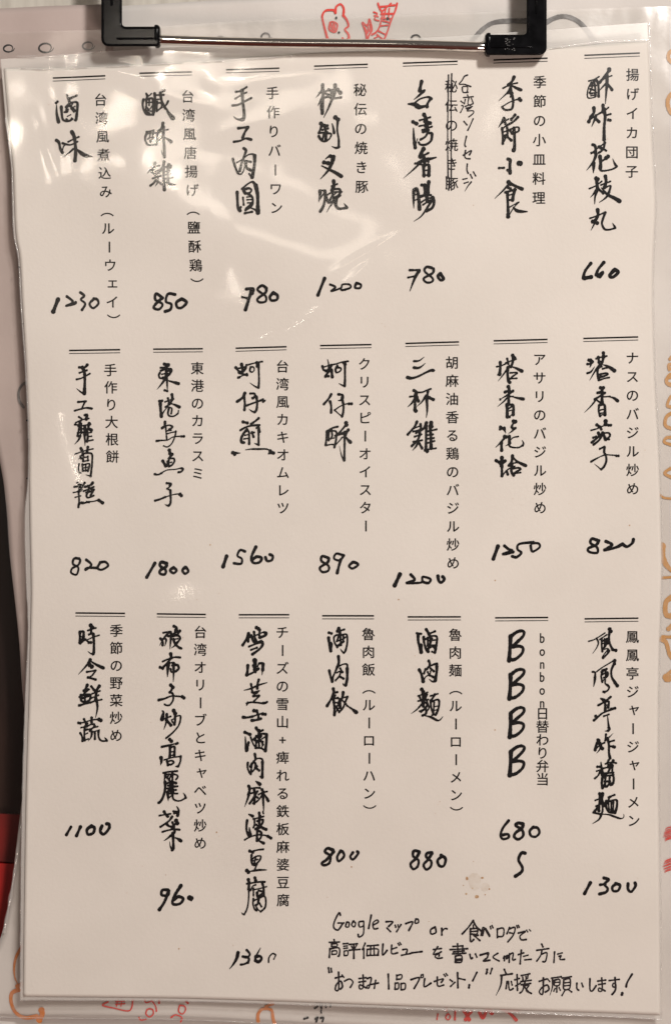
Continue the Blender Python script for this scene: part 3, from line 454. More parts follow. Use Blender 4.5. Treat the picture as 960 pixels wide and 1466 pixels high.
46u 420 1220 455 1225;30u 460 1230 480 1290 480 1340;38u 270 1310 320 1315 400 1300;28u 400 1300 470 1275 540 1255;40u 540 1265 575 1270;42u 390 1355 440 1350 515 1330
@e|17|x|320 1020 9.6
36u 295 270 365 300;28s 300 330 305 410 315 525;28u 345 410 325 520;32u 450 210 490 260 540 240;40u 490 250 490 300;22u 375 340 395 400 420 450 445 465;30u 410 370 470 310 530 290 595 295;34u 590 300 590 400 575 525;30u 570 525 520 490 440 485;28u 430 380 540 400;26u 450 320 520 390 540 440;26u 520 320 450 420;24u 480 300 490 470;20u 560 340 530 360;22u 440 350 450 470;20u 520 480 550 440
30u 430 570 440 640 410 680 370 740;26u 335 690 330 750 350 810 375 845;26u 390 700 380 790 375 840;26u 410 670 470 630 530 640 540 700;34u 535 680 535 800 530 890;28t 530 890 510 885 490 870;24u 440 700 430 770 395 810;28u 440 760 490 795;26u 430 690 460 740
36s 445 945 500 985;32u 345 1010 360 1050 345 1130;26t 350 1130 320 1220 290 1295;28u 350 1050 430 1035 500 1035;30u 420 1050 430 1150 420 1250;28u 380 1110 470 1080;28u 460 1090 400 1190 360 1250;26u 440 1150 470 1170;34u 530 1060 550 1100;26u 480 1130 530 1100 600 1085;22u 540 1100 500 1180 450 1230;30t 545 1090 545 1200 550 1300 550 1380;30s 560 1120 590 1170 615 1215;26t 550 1390 540 1370 535 1350;22u 400 1250 430 1240
@e|17|x|320 1160 9.6
32s 345 55 400 80;28u 325 140 315 220 320 290 345 350;32s 355 240 360 290 370 345;26u 290 410 340 380 420 350 500 335;28u 410 120 480 105 550 85;24u 425 120 425 200 410 240;28u 490 35 495 130;34u 500 80 490 180 530 240 585 265;30u 460 150 540 130 520 200 440 260;26u 450 200 500 240;30u 470 250 460 330 460 420;28u 470 280 520 310 510 380 460 420;30s 460 415 500 430 550 455;24u 510 345 560 345 620 360;34u 610 360 650 385
38u 360 565 400 580;28u 380 575 460 550 545 540;26u 385 620 380 700 400 750;26u 390 680 440 640 510 635 490 700 420 760;24u 400 700 470 680;22u 440 660 420 740;22u 460 740 440 790 430 820;38u 320 835 340 855;28m 340 850 420 835 500 825 590 825
34u 430 935 440 970;34u 340 960 350 1010;28u 320 1015 420 1000 500 990 565 990;32u 350 1000 345 1090;20u 345 1090 345 1200 330 1330 300 1410 280 1435;26t 285 1440 260 1430 245 1410;26u 370 1110 400 1050 440 1030;22u 410 1080 410 1180;22u 400 1100 500 1080 590 1055;28u 530 1000 550 1080 550 1180;30u 460 1140 470 1200 520 1180;26u 480 1110 540 1130 480 1190;22u 410 1220 405 1300 430 1370 455 1385;24u 410 1250 500 1210 560 1190 580 1240 570 1340 510 1400;22u 510 1400 470 1370;30u 480 1220 470 1290 440 1310;22u 490 1280 520 1330;22u 440 1310 460 1360
@d|18|滷肉飯|440 890 9.6
34u 295 150 330 160;34u 290 220 300 300 320 400;28u 320 290 335 310 320 395;34u 430 90 410 130;30u 420 100 450 120 505 105;38u 440 120 450 180;24u 400 180 365 210 370 280 410 350;26u 430 190 520 170 545 200 545 300 520 400 500 425;28t 500 430 470 400 450 370;26u 430 180 410 260;26u 400 270 500 230 520 210;28u 400 330 460 300 500 270;26u 450 190 460 320;24u 490 180 490 260 440 310;30u 410 340 450 320
32u 425 475 430 560 410 620;26u 410 620 380 690 350 760 345 820;30u 300 670 315 740 340 820;26u 430 610 500 580 545 590 545 660;34u 545 640 545 780 525 870;28t 525 875 500 870 485 840;24u 400 700 450 680 440 740 385 805;26u 450 640 480 690;28u 440 750 495 780
34u 355 920 370 970 410 965;30u 365 960 330 1050 270 1155;26u 330 1060 420 1040;26u 380 1010 350 1070;30u 360 1080 370 1180 370 1280;24u 375 1280 400 1220 430 1190;26u 380 1050 440 1060 420 1120;24u 380 1110 430 1110;28u 385 1160 430 1150;26u 400 1180 435 1240;32u 490 970 480 1040 450 1100 450 1180;24u 440 1060 550 1025;26u 550 1030 520 1100 490 1180 440 1235;20u 470 1070 530 1130;22u 540 1150 600 1190;40s 600 1190 670 1245
@d|19|滷肉麵|570 890 9.6
30u 250 155 310 165;34u 270 170 270 260 290 340 310 420;36u 310 320 315 420;34u 380 105 420 170;34u 420 165 500 130;30u 345 210 350 280 380 380 410 410;30u 370 240 440 200 520 200 525 280 500 420;28u 500 430 460 410;24u 400 260 500 250;28u 440 200 430 300 400 410;24u 410 320 500 320;30u 400 370 470 340 500 360;24u 400 220 400 330;24u 460 230 430 330
30u 415 535 430 590 390 650;28s 360 690 420 620 500 580 525 580;34u 525 580 525 680 505 810;28t 500 820 460 820 420 785;34u 285 660 315 720 340 820;22u 345 820 370 760 430 720 440 680;24s 430 680 460 660;26u 370 650 350 710;26u 440 640 485 680;28u 420 730 480 760;22u 400 690 430 740
40u 320 930 340 960;26u 270 1020 400 970;28u 330 960 340 1100;26u 270 1090 410 1070;30u 360 1010 340 1160;26u 290 1030 310 1080;26u 390 1000 370 1060;24t 330 1120 260 1200 175 1265;30u 330 1100 400 1130 360 1200;26u 290 1230 380 1190;30u 310 1240 370 1200 380 1260 330 1290;22u 390 1100 420 1180 380 1240;26u 440 1020 540 990;28u 500 1000 450 1080;26u 440 1080 450 1180 480 1270;28u 450 1100 540 1070 560 1120 540 1220 510 1280;22u 490 1110 480 1260;20u 490 1170 530 1160;20u 490 1220 530 1210;26u 460 1285 520 1275;26m 350 1290 440 1310 530 1355 570 1350 610 1305
@d|20|BBBB|700 890 9.6
46u 290 200 285 330 270 535;44u 290 205 370 145 440 125 475 145 460 200 380 280 320 340;44u 320 345 400 335 460 360 450 430 380 500 320 525 290 515
46u 290 730 290 860 275 1060;44u 295 730 370 670 440 655 477 675 460 730 380 805 320 865;44u 320 870 400 860 465 885 455 955 380 1025 320 1050 295 1040
46u 293 1260 292 1385 280 1585;44u 298 1255 372 1197 440 1180 478 1205 460 1260 380 1330 320 1390;44u 320 1397 400 1387 467 1410 457 1480 385 1550 325 1575 297 1567
46u 295 1790 293 1910 280 2110;44u 300 1780 374 1725 442 1708 480 1730 462 1780 385 1860 320 1918;44u 320 1925 400 1915 470 1935 460 2005 388 2075 325 2102 297 2095
@d|21|鳳凰亭炸醬麵|820 890 9.6
22u 210 270 280 250 350 210 435 155;20t 320 230 345 290 320 360 265 440;46u 500 105 510 130;28u 500 130 490 220 505 310 540 380;38u 540 385 585 395;24u 365 245 430 200 460 180;24u 390 230 390 320 400 410;26u 400 270 450 250 450 320 420 360;22u 430 240 430 340;22u 400 300 460 290;26u 410 260 470 230 475 300;22u 400 390 470 370 490 400;28u 490 400 470 440 410 500;22u 400 490 430 440 480 380
22u 320 690 400 630 500 570 570 525;36u 570 535 565 580;28u 560 580 525 670 530 760 570 830;36u 575 840 605 880;26u 265 690 300 700 300 770;28t 300 760 295 820 280 895;34u 400 670 460 650;26u 385 690 450 670;24u 400 690 385 750 400 830;24u 400 730 460 690 480 710 470 750 420 770;28u 450 700 450 760;22u 400 820 440 790 440 850 480 880;26u 470 870 495 905 470 950 430 965;34u 430 970 415 965
36s 375 1055 420 1080;28u 515 1035 460 1080 400 1120 345 1150;30u 430 1080 440 1150 440 1220;28u 450 1100 490 1100 480 1180;26u 440 1150 490 1140;36u 575 1190 520 1200;28u 550 1200 490 1220 400 1260 340 1310 290 1355;34u 310 1300 325 1310;38u 285 1355 300 1345;28u 420 1300 490 1275;22s 470 1280 480 1380 490 1460;32u 490 1460 500 1480 480 1500;24t 475 1500 455 1505 435 1505
@e|21|x|820 1030 9.6
34u 335 280 360 290 330 330;32u 330 320 310 370 300 420;28u 300 415 370 350 430 320;26t 370 320 370 400 320 465;36u 370 350 400 400;24u 450 205 445 260 440 290;22u 440 290 500 240;14t 500 240 550 190;30u 470 260 490 350 490 450 505 535;30u 490 310 560 290;28u 500 370 560 370;38u 550 375 565 380
26u 440 610 520 590 590 600;28u 485 560 470 600;32u 550 565 520 610 480 640;34s 380 590 390 680 400 760;36u 330 650 380 650;26u 320 710 380 690;26u 370 710 340 770 295 810;30u 390 680 460 660 510 660;28u 510 650 480 720 430 770;26u 540 630 535 720 550 760;30u 430 740 550 730;30u 400 800 390 870 400 940;28u 400 800 480 770 550 780 545 880 510 900;26u 440 800 435 880;26u 500 790 490 880;34u 430 850 500 850;40u 430 910 460 920 490 890 540 880
36u 360 1020 370 1080;26u 300 1110 370 1080 410 1040;36u 400 1020 390 1100 420 1180;32u 370 1080 350 1180 290 1260;28u 310 1190 400 1150;32u 350 1200 350 1250;26u 400 1160 400 1250 380 1310;26t 385 1300 350 1370 260 1430;28u 275 1275 330 1290 380 1300;36u 485 1070 510 1060;32u 500 1060 565 1035;26u 500 1060 480 1110;30u 450 1120 450 1200 490 1270 570 1280;30u 470 1130 540 1110 595 1110 595 1200 570 1280;24u 520 1130 520 1260;22u 550 1130 545 1260;22u 480 1150 490 1240;22m 380 1300 480 1305 570 1335 650 1360 690 1340 690 1300
@p|15|1100|80 1160 4
16u 88 95 62 140;18u 142 95 120 145;18u 205 90 180 110 185 138 215 130 222 100 205 92;18u 265 90 255 120 275 138 305 105 305 80 292 78
@p|16|960|80 1160 4
17u 640 460 610 460 605 488 640 490 645 465;18u 640 480 620 530 592 572;18u 715 435 675 500 670 540 710 538 728 510 700 498 675 515;26u 765 505 775 515 775 508
@p|17|1360|300 1330 8
36t 325 275 310 340 270 410 228 462;26u 425 245 460 290 440 320 380 320;30u 400 325 450 340 440 390;26u 440 385 400 405 358 412;24s 582 222 550 280 525 330 525 370;36u 525 365 560 380 595 345 575 315 530 320;18u 675 385 680 330 720 285 755 300;14u 755 310 735 350
@p|18|800|440 1190 4
17u 145 110 115 100 100 120 130 145 125 185 95 198 82 185 110 165 150 120;15u 190 115 170 150 180 175 210 145 200 118;15u 260 125 245 150 262 165 292 128 285 120
@p|19|880|440 1190 4
16u 640 120 610 115 605 145 635 170 630 205 605 220 590 190 620 160 640 125;16u 712 125 685 128 680 150 708 175 705 205 680 222 665 195 690 165 712 130;17u 770 145 745 170 755 200 780 200 790 160 765 140
@p|20|680|700 1160 4.36
17u 120 65 85 110 70 155 85 180 120 170 115 150 80 155;19u 210 85 180 80 165 95 205 125 210 160 180 182 155 165 165 140 200 115 210 95;17u 275 105 252 130 260 160 290 165 312 140 300 110 270 108
@p|20|S|700 1160 4.36
20u 222 268 200 268 182 310 205 355 200 385 162 412
@p|21|1300|700 1160 4.36
20u 628 450 592 518;18u 712 420 742 430 715 458 735 485 725 508 685 520;17u 690 462 720 458;18u 790 455 765 475 770 500 800 498 812 465 785 455;18u 862 455 862 490 882 505 908 470 905 450
@n|0|note|460 1300 4
9u 108 45 100 32 75 80 70 115 95 130 120 95;8u 95 90 128 90;8u 145 85 138 110 155 112 158 88 145 85;8u 185 78 172 100 188 112 195 90 180 80;8u 240 80 215 85 218 112 240 105 242 80 240 150 215 170 210 155;9u 285 45 270 120;8u 298 100 325 85 318 72 295 90 300 122 322 120;9u 370 82 408 82 385 108;8u 375 118 395 138;8u 422 102 425 112;7u 438 100 440 110;8u 455 98 430 138;9u 482 92 522 82 500 130;8u 540 65 535 88 555 85 552 65 540 68;9u 650 110 625 125 628 150 655 140 650 110;9u 688 118 688 155;8u 688 135 705 118 718 120
9u 868 72 840 110 805 148;9u 868 75 885 105 912 130;8u 868 98 868 112;8u 850 120 890 118 888 148 850 148;8u 850 135 885 132;9u 852 118 852 190 870 180;8u 870 155 905 185;8u 895 155 880 160;8u 912 155 925 110 950 145 960 160
8u 72 185 74 195;8u 45 200 102 198;8u 58 208 58 222;7u 58 210 88 208 88 222 60 224;8u 48 235 45 285;8u 48 238 100 232 102 275 95 278;7u 60 250 60 268;7u 60 250 85 248 85 266 60 268;8u 125 208 150 206;7u 128 222 148 220;7u 128 235 148 232;7u 130 250 130 275;7u 130 250 150 248 150 272 130 275;8u 160 212 205 208;7u 172 222 178 235;7u 200 218 192 232;8u 160 245 220 240;9u 185 212 185 290
8u 250 205 235 240;8u 242 235 242 290;8u 262 220 325 215;8u 262 240 260 275;8u 262 240 322 238 322 272;8u 262 275 325 272;7u 282 220 280 272;7u 300 220 302 272;9u 352 210 350 270 375 245;8u 402 215 402 262 435 258;8u 402 238 430 228;7u 438 205 445 215;7u 448 200 455 210;8u 465 240 490 238 485 262;8u 458 272 508 262;9u 515 258 575 250
8u 640 238 685 232;8u 665 222 640 265 670 258 672 275;8u 685 250 650 275 665 288 690 285;8u 735 238 835 232;8u 752 220 808 216;8u 778 205 780 262;8u 755 250 815 245;8u 750 262 825 258;8u 808 216 806 250;8u 765 275 765 310;8u 765 275 800 272 800 308 766 310;7u 766 292 800 290;7u 770 300 798 298;9u 848 265 855 290 862 285;8u 880 262 888 280;9u 908 268 945 260 950 280 925 302 958 298
9u 40 345 44 370;8u 55 348 58 368;8u 80 402 122 392;9u 98 370 98 465 80 470 85 440 110 420 120 450 108 465;7u 118 385 128 398;8u 132 420 160 408 180 425 165 455;8u 215 405 255 400;8u 215 425 252 420;8u 238 385 238 455 218 462 220 440 255 458;8u 262 405 285 402 270 460 262 445 325 430;8u 310 415 302 460;9u 382 380 385 462;8u 430 385 430 410;8u 430 388 458 382 456 405 432 408;8u 422 430 420 465;8u 422 432 440 430 440 460 422 465;8u 455 432 455 468;8u 455 434 478 432 478 462 458 468
9u 512 410 560 400 530 460;7u 572 382 568 398 582 395 580 380;9u 590 405 588 450 625 430;8u 645 420 695 405 685 425;8u 662 395 665 445 698 440;7u 700 380 708 390;7u 712 375 720 385;8u 735 410 748 420;8u 738 448 762 425;9u 778 370 780 455;8u 785 402 820 410;9u 888 368 865 415;10u 845 440 843 455;8u 945 350 948 368
@n|0|note|680 1300 4
9u 40 155 55 115 80 155;7u 85 105 88 118;7u 95 100 100 112;8u 125 118 125 168;8u 125 120 160 115 158 158 128 162;8u 195 110 180 145;8u 195 118 225 110 218 150 185 192;8u 195 140 218 145;7u 235 100 240 112;7u 245 98 250 108;8u 245 142 285 132 255 158 262 180 290 178;6u 292 125 298 135;6u 308 122 315 130
8u 40 265 75 255 65 285 45 302 82 298;8u 128 258 100 280 135 302;8u 165 275 165 300;8u 160 285 185 268 175 290 192 280;8u 195 260 192 310;8u 185 275 215 255 212 295 228 292;8u 245 265 275 255;8u 262 240 255 318;7u 275 275 300 268;8u 282 295 318 292;9u 378 205 385 220;8u 350 240 418 230;8u 380 238 372 270 350 302;8u 378 262 408 255 400 302 385 305;8u 452 250 448 310;7u 470 262 495 255;8u 478 275 490 270 482 292 508 292
9u 68 350 62 375;8u 95 345 85 375;9u 165 350 175 375;9u 145 385 210 375;9t 150 385 145 440 118 500;8u 180 420 175 460;8u 188 420 195 468 215 460;7u 205 420 210 440;8u 238 380 240 470;8u 225 410 250 402;8u 230 445 255 430;8u 262 385 310 375;8u 270 395 272 410;7u 288 390 290 405;7u 300 385 298 400;8u 260 420 318 412;8u 262 438 315 430;8u 285 415 270 470 255 485;8u 275 445 305 440 290 470 320 488;8u 280 450 305 480
8u 365 418 405 405;9u 388 400 385 490 365 480 380 455 410 440 420 465 400 480;7u 412 405 425 420;8u 435 400 490 392;8t 440 400 440 450 425 500;8u 452 412 480 408 480 440 452 442 452 412;7u 455 425 480 424;8u 465 445 465 480;7u 455 460 448 475;7u 478 455 485 470;8u 495 400 548 392;8u 505 410 540 405 538 460 505 462 505 410;7u 508 428 538 425;7u 508 445 538 442;8u 512 470 495 500;8u 530 465 550 480
9u 580 430 580 460 590 470;8u 608 430 615 450;9u 655 405 655 465 668 475 690 445;8u 700 418 745 412;8u 705 438 742 432;8u 722 400 725 470 705 475 708 458 742 475;8u 765 415 822 408;9u 798 398 800 450 785 448 788 432 802 435 800 470 782 495;10u 895 378 868 425 862 450;12u 840 488 838 495
"""
WM = {'d': 1.14, 'p': 1.12, 's': 1.3, 'x': 1.25, 'n': 1.32}
def seam(name, pts, r, dz, m, parent, rag=.3, gaps=0.0, hh=hf):
    c = cat(pts, 2.0); V = []; F = []; sd = random.random()*90
    for i, (x, y) in enumerate(c):
        a = c[max(i-1, 0)]; b = c[min(i+1, len(c)-1)]; dx, dy = b[0]-a[0], b[1]-a[1]; L = math.hypot(dx, dy) or 1
        nx, ny = -dy/L, dx/L; rr = r*(1+rag*noise.noise((i*.13, sd, 0))*2)
        if gaps and noise.noise((i*.09, sd, 5)) < gaps-.5: rr *= .15
        for q in range(6):
            t = math.pi*q/5
            o = math.cos(t)*rr
            V.append(W(x+nx*o, y+ny*o, hh(x, y)+dz+math.sin(t)*rr*S*.8))
    for i in range(len(c)-1):
        for q in range(5):
            a = i*6+q; F.append((a, a+1, a+7, a+6))
    return add(name, V, F, m, parent, True)
# ------------------------------------------------------------------ what lies underneath
def slab(name, pts, z, th, m, parent=None):
    n = len(pts); V = [W(x, y, z) for x, y in pts]+[W(x, y, z-th) for x, y in pts]
    F = [tuple(range(n-1, -1, -1)), tuple(range(n, 2*n))]+[(i, (i+1) % n, n+(i+1) % n, n+i) for i in range(n)]
    o = add(name, V, F, m, parent)
    bm = bmesh.new(); bm.from_mesh(o.data); bmesh.ops.recalc_face_normals(bm, faces=bm.faces); bm.to_mesh(o.data); bm.free()
    return o
tb = slab('table_top', [(-1800, -1800), (2800, -1800), (2800, 3300), (-1800, 3300)], -.016, .02, table_m); tb['kind'] = 'structure'
rt = slab('red_tray', [(-500, 1246), (-60, 1244), (60, 1250), (90, 1252), (100, 1290), (60, 1480), (-20, 1640), (-500, 1700)], -.0125, .003, red_m)
rt.data.name = 'red_tray'
rt['label'] = 'red lacquered tray edge showing beside the lower left of the menu'; rt['category'] = 'tray'
shaded_band = slab('shaded_band', [(-500, 1172), (-60, 1174), (100, 1178), (100, 1249), (60, 1249), (-60, 1242), (-500, 1244)], -.0135, .002, shaded_red_m, rt)  # upper part of the tray in shadow, as a darker red slab
mt = slab('place_mat', [(-600, -520), (760, -540), (770, 60), (-600, 70)], -.0135, .002, pale_m)
mt['label'] = 'pale brushed place mat showing in the top left corner'; mt['category'] = 'place mat'

# rear page in its cloudy sleeve
rear = thing('rear_menu_page', 'older page in a cloudy sleeve with red and orange doodles under the cream menu', 'menu page', W(480, 760, -.005))
rear_l = [(-60, 9), (-60, 300), (-40, 520), (-2, 640), (8, 720), (13, 800), (21, 880), (28, 980), (33, 1040), (31, 1120), (22, 1200), (12, 1280), (-4, 1350), (-30, 1400), (-60, 1463)]
def sub(o, par):
    o.parent = par; o.matrix_parent_inverse = par.matrix_world.inverted() if False else o.matrix_parent_inverse
    return o
rear.location = (0, 0, 0)
sheet('paper', rear_l, [(1080, -4), (1080, 500), (1080, 1000), (1080, 1500)], [(-60, 11), (140, 4), (480, -12), (1080, -30)], [(-60, 1463), (240, 1464), (480, 1476), (1080, 1500)], hr, 60, 90, page_m, rear, .0004)
sheet('sleeve_film', [(-60, 42), (-62, 500), (-6, 640), (5, 720), (11, 800), (24, 900), (33, 980), (37, 1030), (36, 1100), (27, 1190), (15, 1270), (2, 1340), (-60, 1462)], [(1080, 2), (1080, 700), (1080, 1499)],
      [(-60, 42), (145, 38), (440, 22), (960, 5), (1080, 2)], [(-60, 1462), (240, 1463), (480, 1475), (1080, 1499)], hrf, 200, 300, rearfilm_m, rear)
seam('seam', [(34, 1000), (37, 1030), (36, 1100), (27, 1190), (15, 1270), (2, 1340)], 2.2, 0, seam_m, rear, .6, hh=hrf)
seam('seam', [(-10, 1462), (240, 1463), (480, 1475)], .9, 0, seam_m, rear, .3, hh=hrf)
white = thing('white_page', 'white page showing as a thin strip along the very bottom', 'menu page')
sheet('paper', [(-200, 1438), (-200, 1800)], [(1200, 1440), (1200, 1800)], [(-200, 1438), (1200, 1440)], [(-200, 1800), (1200, 1800)], lambda x, y: -.0075+.0006*noise.noise((x/200, y/200, 1)), 30, 10, white_m, white, .0004)
# a pink page tucked below it, showing on the left and along the top
pink = thing('pink_page', 'plain pink page sticking out on the left behind the menu', 'menu page')
sheet('paper', [(-60, 8), (-60, 400), (-8, 640), (5, 720), (11, 800), (22, 900), (29, 980), (35, 1060)], [(160, 0), (160, 1080)], [(-60, 8), (160, 0)], [(35, 1060), (160, 1080)], lambda x, y: hr(x, y)+.0002, 12, 60, pink_m, pink, .0003)

def lines(name, m, text, parent, hfun=hr, lift=.0003, sc_=1.0, x0=0, y0=0, label=None, wm=1.0):
    k = Ink(hfun, lift); stroke_text(k, text, x0, y0, sc_, wm); return k.build(name, m, parent, label)
# rings along the top
for (x, y, rx, ry, m) in [(9, 64, 6, 5, ink_m), (63, 64, 8, 6.5, ink_m), (124, 61, 6.5, 5.5, greyring_m), (315, 53, 6, 5, greyring_m), (380, 49, 5.5, 6, greyring_m), (596, 50, 5.5, 4.5, ink_m)]:
    k = Ink(hr, .0003)
    k.stroke([(x+rx*math.cos(a*.7)*(1+.05*a), y-ry*math.sin(a*.7)) for a in range(-1, 10)], 2.4, 'm')
    k.build('pen_ring', m, rear)
lines('grey_arc', greyring_m, '''16u 1361 145 1380 110 1440 58 1540 52;16u 1568 92 1600 55 1650 38 1700 60 1750 125''', rear, sc_=2.04)
D4 = dict(sc_=4.0, x0=440, y0=0)
lines('red_doodle', redpen_m, '''14u 118 215 105 170 90 110 85 70 105 42 150 40 160 55;14u 160 55 165 20 190 5 208 30 205 70;14u 205 70 225 95 235 130 215 150 235 180 238 215;11u 130 110 125 150 160 165 170 120 135 108 145 160 150 110 160 160;10u 200 200 215 212 235 200''', rear, **D4)
lines('red_doodle', redpen_m, '''11u 340 210 335 170 315 110 345 130 355 90 370 150 355 180 345 205;9u 345 120 350 160;9u 330 140 345 170;9u 360 120 360 160;11u 370 180 395 165 415 130 430 60 415 30 405 0;11u 440 210 460 160 480 100 505 40 515 0;9u 380 50 400 60 385 90 410 100;9u 385 70 405 75;12u 420 20 500 10;10u 430 45 480 0;12u 425 60 490 60;12u 425 85 480 90;11u 435 100 470 110;10u 420 130 460 125;10u 410 160 450 180;9u 400 180 430 205;9u 385 200 405 190;9u 450 30 440 80;9u 470 30 465 90''', rear, **D4)
k = Ink(hr, .00032); k.blob(481, 21, 2.0); k.blob(485, 42, 1.8); k.blob(555, 22, 2.2); k.build('dot', ink_m, rear)
# ochre scrolls down the right-hand edge
R3 = dict(sc_=2.94, x0=880, y0=60)
lines('ochre_scroll', brown_m, '''20u 260 20 235 35 232 60 250 75;22u 260 200 235 220 228 250 240 285 265 300''', rear, wm=.95, **R3)
lines('ochre_scroll', brown_m, '''18u 262 1390 235 1400 225 1430 250 1440;16u 262 1300 240 1330''', rear, wm=.95, **R3)
R4 = dict(sc_=2.94, x0=880, y0=500)
lines('ochre_scroll', brown_m, '''16u 260 60 235 60 238 80;16u 260 110 225 120 232 145 262 150;16u 262 190 240 200 228 235 255 240;18u 262 260 225 280 220 320 262 335;16u 262 370 225 370 215 390 262 405;16u 262 490 215 520 262 545;12u 185 605 215 625 262 628''', rear, wm=.95, **R4)
lines('ochre_scroll', brown_m, '''34t 205 830 205 870 225 910 262 950;14u 190 965 262 960;26u 262 1040 225 1065 225 1120 262 1125;20u 262 1150 235 1180;22u 205 1225 225 1240 240 1290 262 1310;16u 210 1215 262 1215;18u 262 1350 225 1380 262 1400''', rear, wm=.95, **R4)
for cy_ in (1198, 1243):
    k = Ink(hr, .0003)
    for q in range(9):
        y = cy_-9+q*2.1; k.stroke([(951+abs(q-4)*.9+random.uniform(-1, 1), y+2), (957, y+random.uniform(-1, 1)), (966, y-3)], 1.25, 'm')
    k.build('red_scribble', redpen_m, rear)
k = Ink(hr, .0003); k.blob(958, 972, 7, 6); k.build('ochre_blot', brown_m, rear)
# orange scroll, red notes and black scribbles along the bottom
B4 = dict(sc_=4.0, x0=0, y0=1300)
lines('orange_scroll', orange_m, '''18t 115 235 80 300 68 360 72 420 90 460;26u 88 470 112 455;24u 95 490 55 510 50 560 75 620 130 650 200 640;34u 228 605 232 630 215 660''', rear, **B4)
lines('orange_scroll', orange_m, '''20u 515 1640 515 1600 540 1570 590 1575 600 1620 610 1655;16u 560 1520 600 1520 570 1550;16u 600 1540 560 1555''', rear, sc_=4.0, x0=240, y0=1057)
lines('red_note', redpen_m, '''9u 612 555 580 575 640 590 735 605 755 540;7u 655 555 705 552;7u 655 570 708 566;7u 668 545 660 580;7u 690 545 686 580;9u 822 540 830 560 860 550;9u 860 545 885 580 890 608;12u 905 545 905 562;9u 835 600 830 625 850 642 872 625 868 600 845 595 835 605;9u 790 645 800 660 830 655''', rear, **B4)
B5 = dict(sc_=4.0, x0=240, y0=1360)
lines('red_note', redpen_m, '''14u 100 312 110 322;9u 62 340 58 370 80 385 98 360 90 340 65 335;9u 15 405 40 390 75 405 70 430''', rear, **B5)
lines('black_note', ink_m, '''10u 840 355 850 350;9u 852 320 858 345;9u 870 322 875 350;9u 885 322 880 355;9u 905 320 905 350;9u 920 322 935 320 930 345;9u 878 365 878 380;12u 780 415 800 408;12u 845 415 860 405 850 430;12u 875 410 892 408 885 430''', rear, **B5)
B6 = dict(sc_=4.0, x0=480, y0=1390)
lines('red_note', redpen_m, '''10u 638 220 640 250;9u 590 270 585 300;9u 645 270 635 290 650 302 662 285 650 268;12u 690 250 688 300;22u 740 250 770 300;20u 780 255 750 300;22u 830 260 850 290 870 250 890 240;24u 870 240 900 262;20u 960 240 1000 260 1040 300;22u 1000 240 1050 245''', rear, **B6)
# faded grey stamp on the left
k = Ink(lambda x, y: hr(x, y)+.0002, .0004)
k.stroke([(37, 545), (29, 550), (24, 560), (25, 573), (31, 582)], 4.2, 'u'); k.stroke([(36, 552), (40, 565), (36, 578)], 1.6); k.build('faded_stamp', greyring_m, pink)

# ------------------------------------------------------------------ the menu sheet
menu = thing('menu_sheet', 'large cream menu sheet with black handwritten dishes in a clear sleeve held by the clip', 'menu')
ML = [(6, 98), (12, 170), (19, 240), (23, 330), (29, 370), (33, 440), (38, 520), (42, 620), (42, 690), (43, 760), (45, 840), (44, 900), (42, 1000), (39, 1100), (36, 1250), (34, 1426)]
MR = [(926, 60), (928, 110), (931, 200), (935, 270), (936, 305), (933, 380), (933, 460), (936, 560), (941, 650), (944, 760), (945, 830), (942, 950), (941, 1050), (942, 1200), (943, 1350), (944, 1453)]
MT = [(6, 98), (160, 95), (300, 88), (440, 78), (600, 74), (788, 71), (926, 60)]
MB = [(34, 1426), (240, 1429), (480, 1436), (720, 1445), (944, 1453)]
sheet('paper', ML, MR, MT, MB, hp, 110, 160, paper_m, menu, .00022)
FL = [(1, 84), (8, 170), (17, 240), (20, 330), (27, 370), (31, 440), (37, 520), (41, 600), (41, 680), (36, 740), (38, 830), (41, 900), (37, 1000), (34, 1100), (31, 1250), (30, 1431)]
FR = [(927, 33), (928, 60), (930, 110), (933, 200), (937, 270), (938, 305), (935, 380), (935, 460), (938, 560), (943, 650), (946, 760), (947, 830), (944, 950), (943, 1050), (944, 1200), (945, 1350), (946, 1459)]
FT = [(1, 84), (60, 80), (160, 73), (300, 66), (440, 60), (600, 56), (727, 48), (788, 44), (926, 33)]
FB = [(30, 1431), (240, 1433), (480, 1440), (720, 1449), (946, 1459)]
sheet('sleeve_back', FL, FR, FT, FB, lambda x, y: hp(x, y)-.0004, 110, 160, film_mat('sleeve_back_film', .3, .55, .3, 60, .6), menu)
sheet('sleeve_film', FL, FR, FT, FB, hf, 330, 500, film_m, menu)
seam('seam', [(25, 81), (60, 80), (110, 77), (160, 73)], 1.0, 0, seam_m, menu, .5, .3)
seam('seam', [(30, 98), (70, 99), (110, 97), (150, 96), (180, 95), (300, 90), (420, 82)], 1.1, 0, seam_m, menu, .5, .35)
seam('seam', FB, .9, 0, seam_m, menu, .3)
seam('seam', FL[1:], 1.0, 0, seam_m, menu, .4)
seam('seam', [(700, 62), (760, 74), (788, 72), (860, 62), (926, 59)], .8, 0, seam_m, menu, .3)
seam('seam', FR, .7, 0, seam_m, menu, .3)

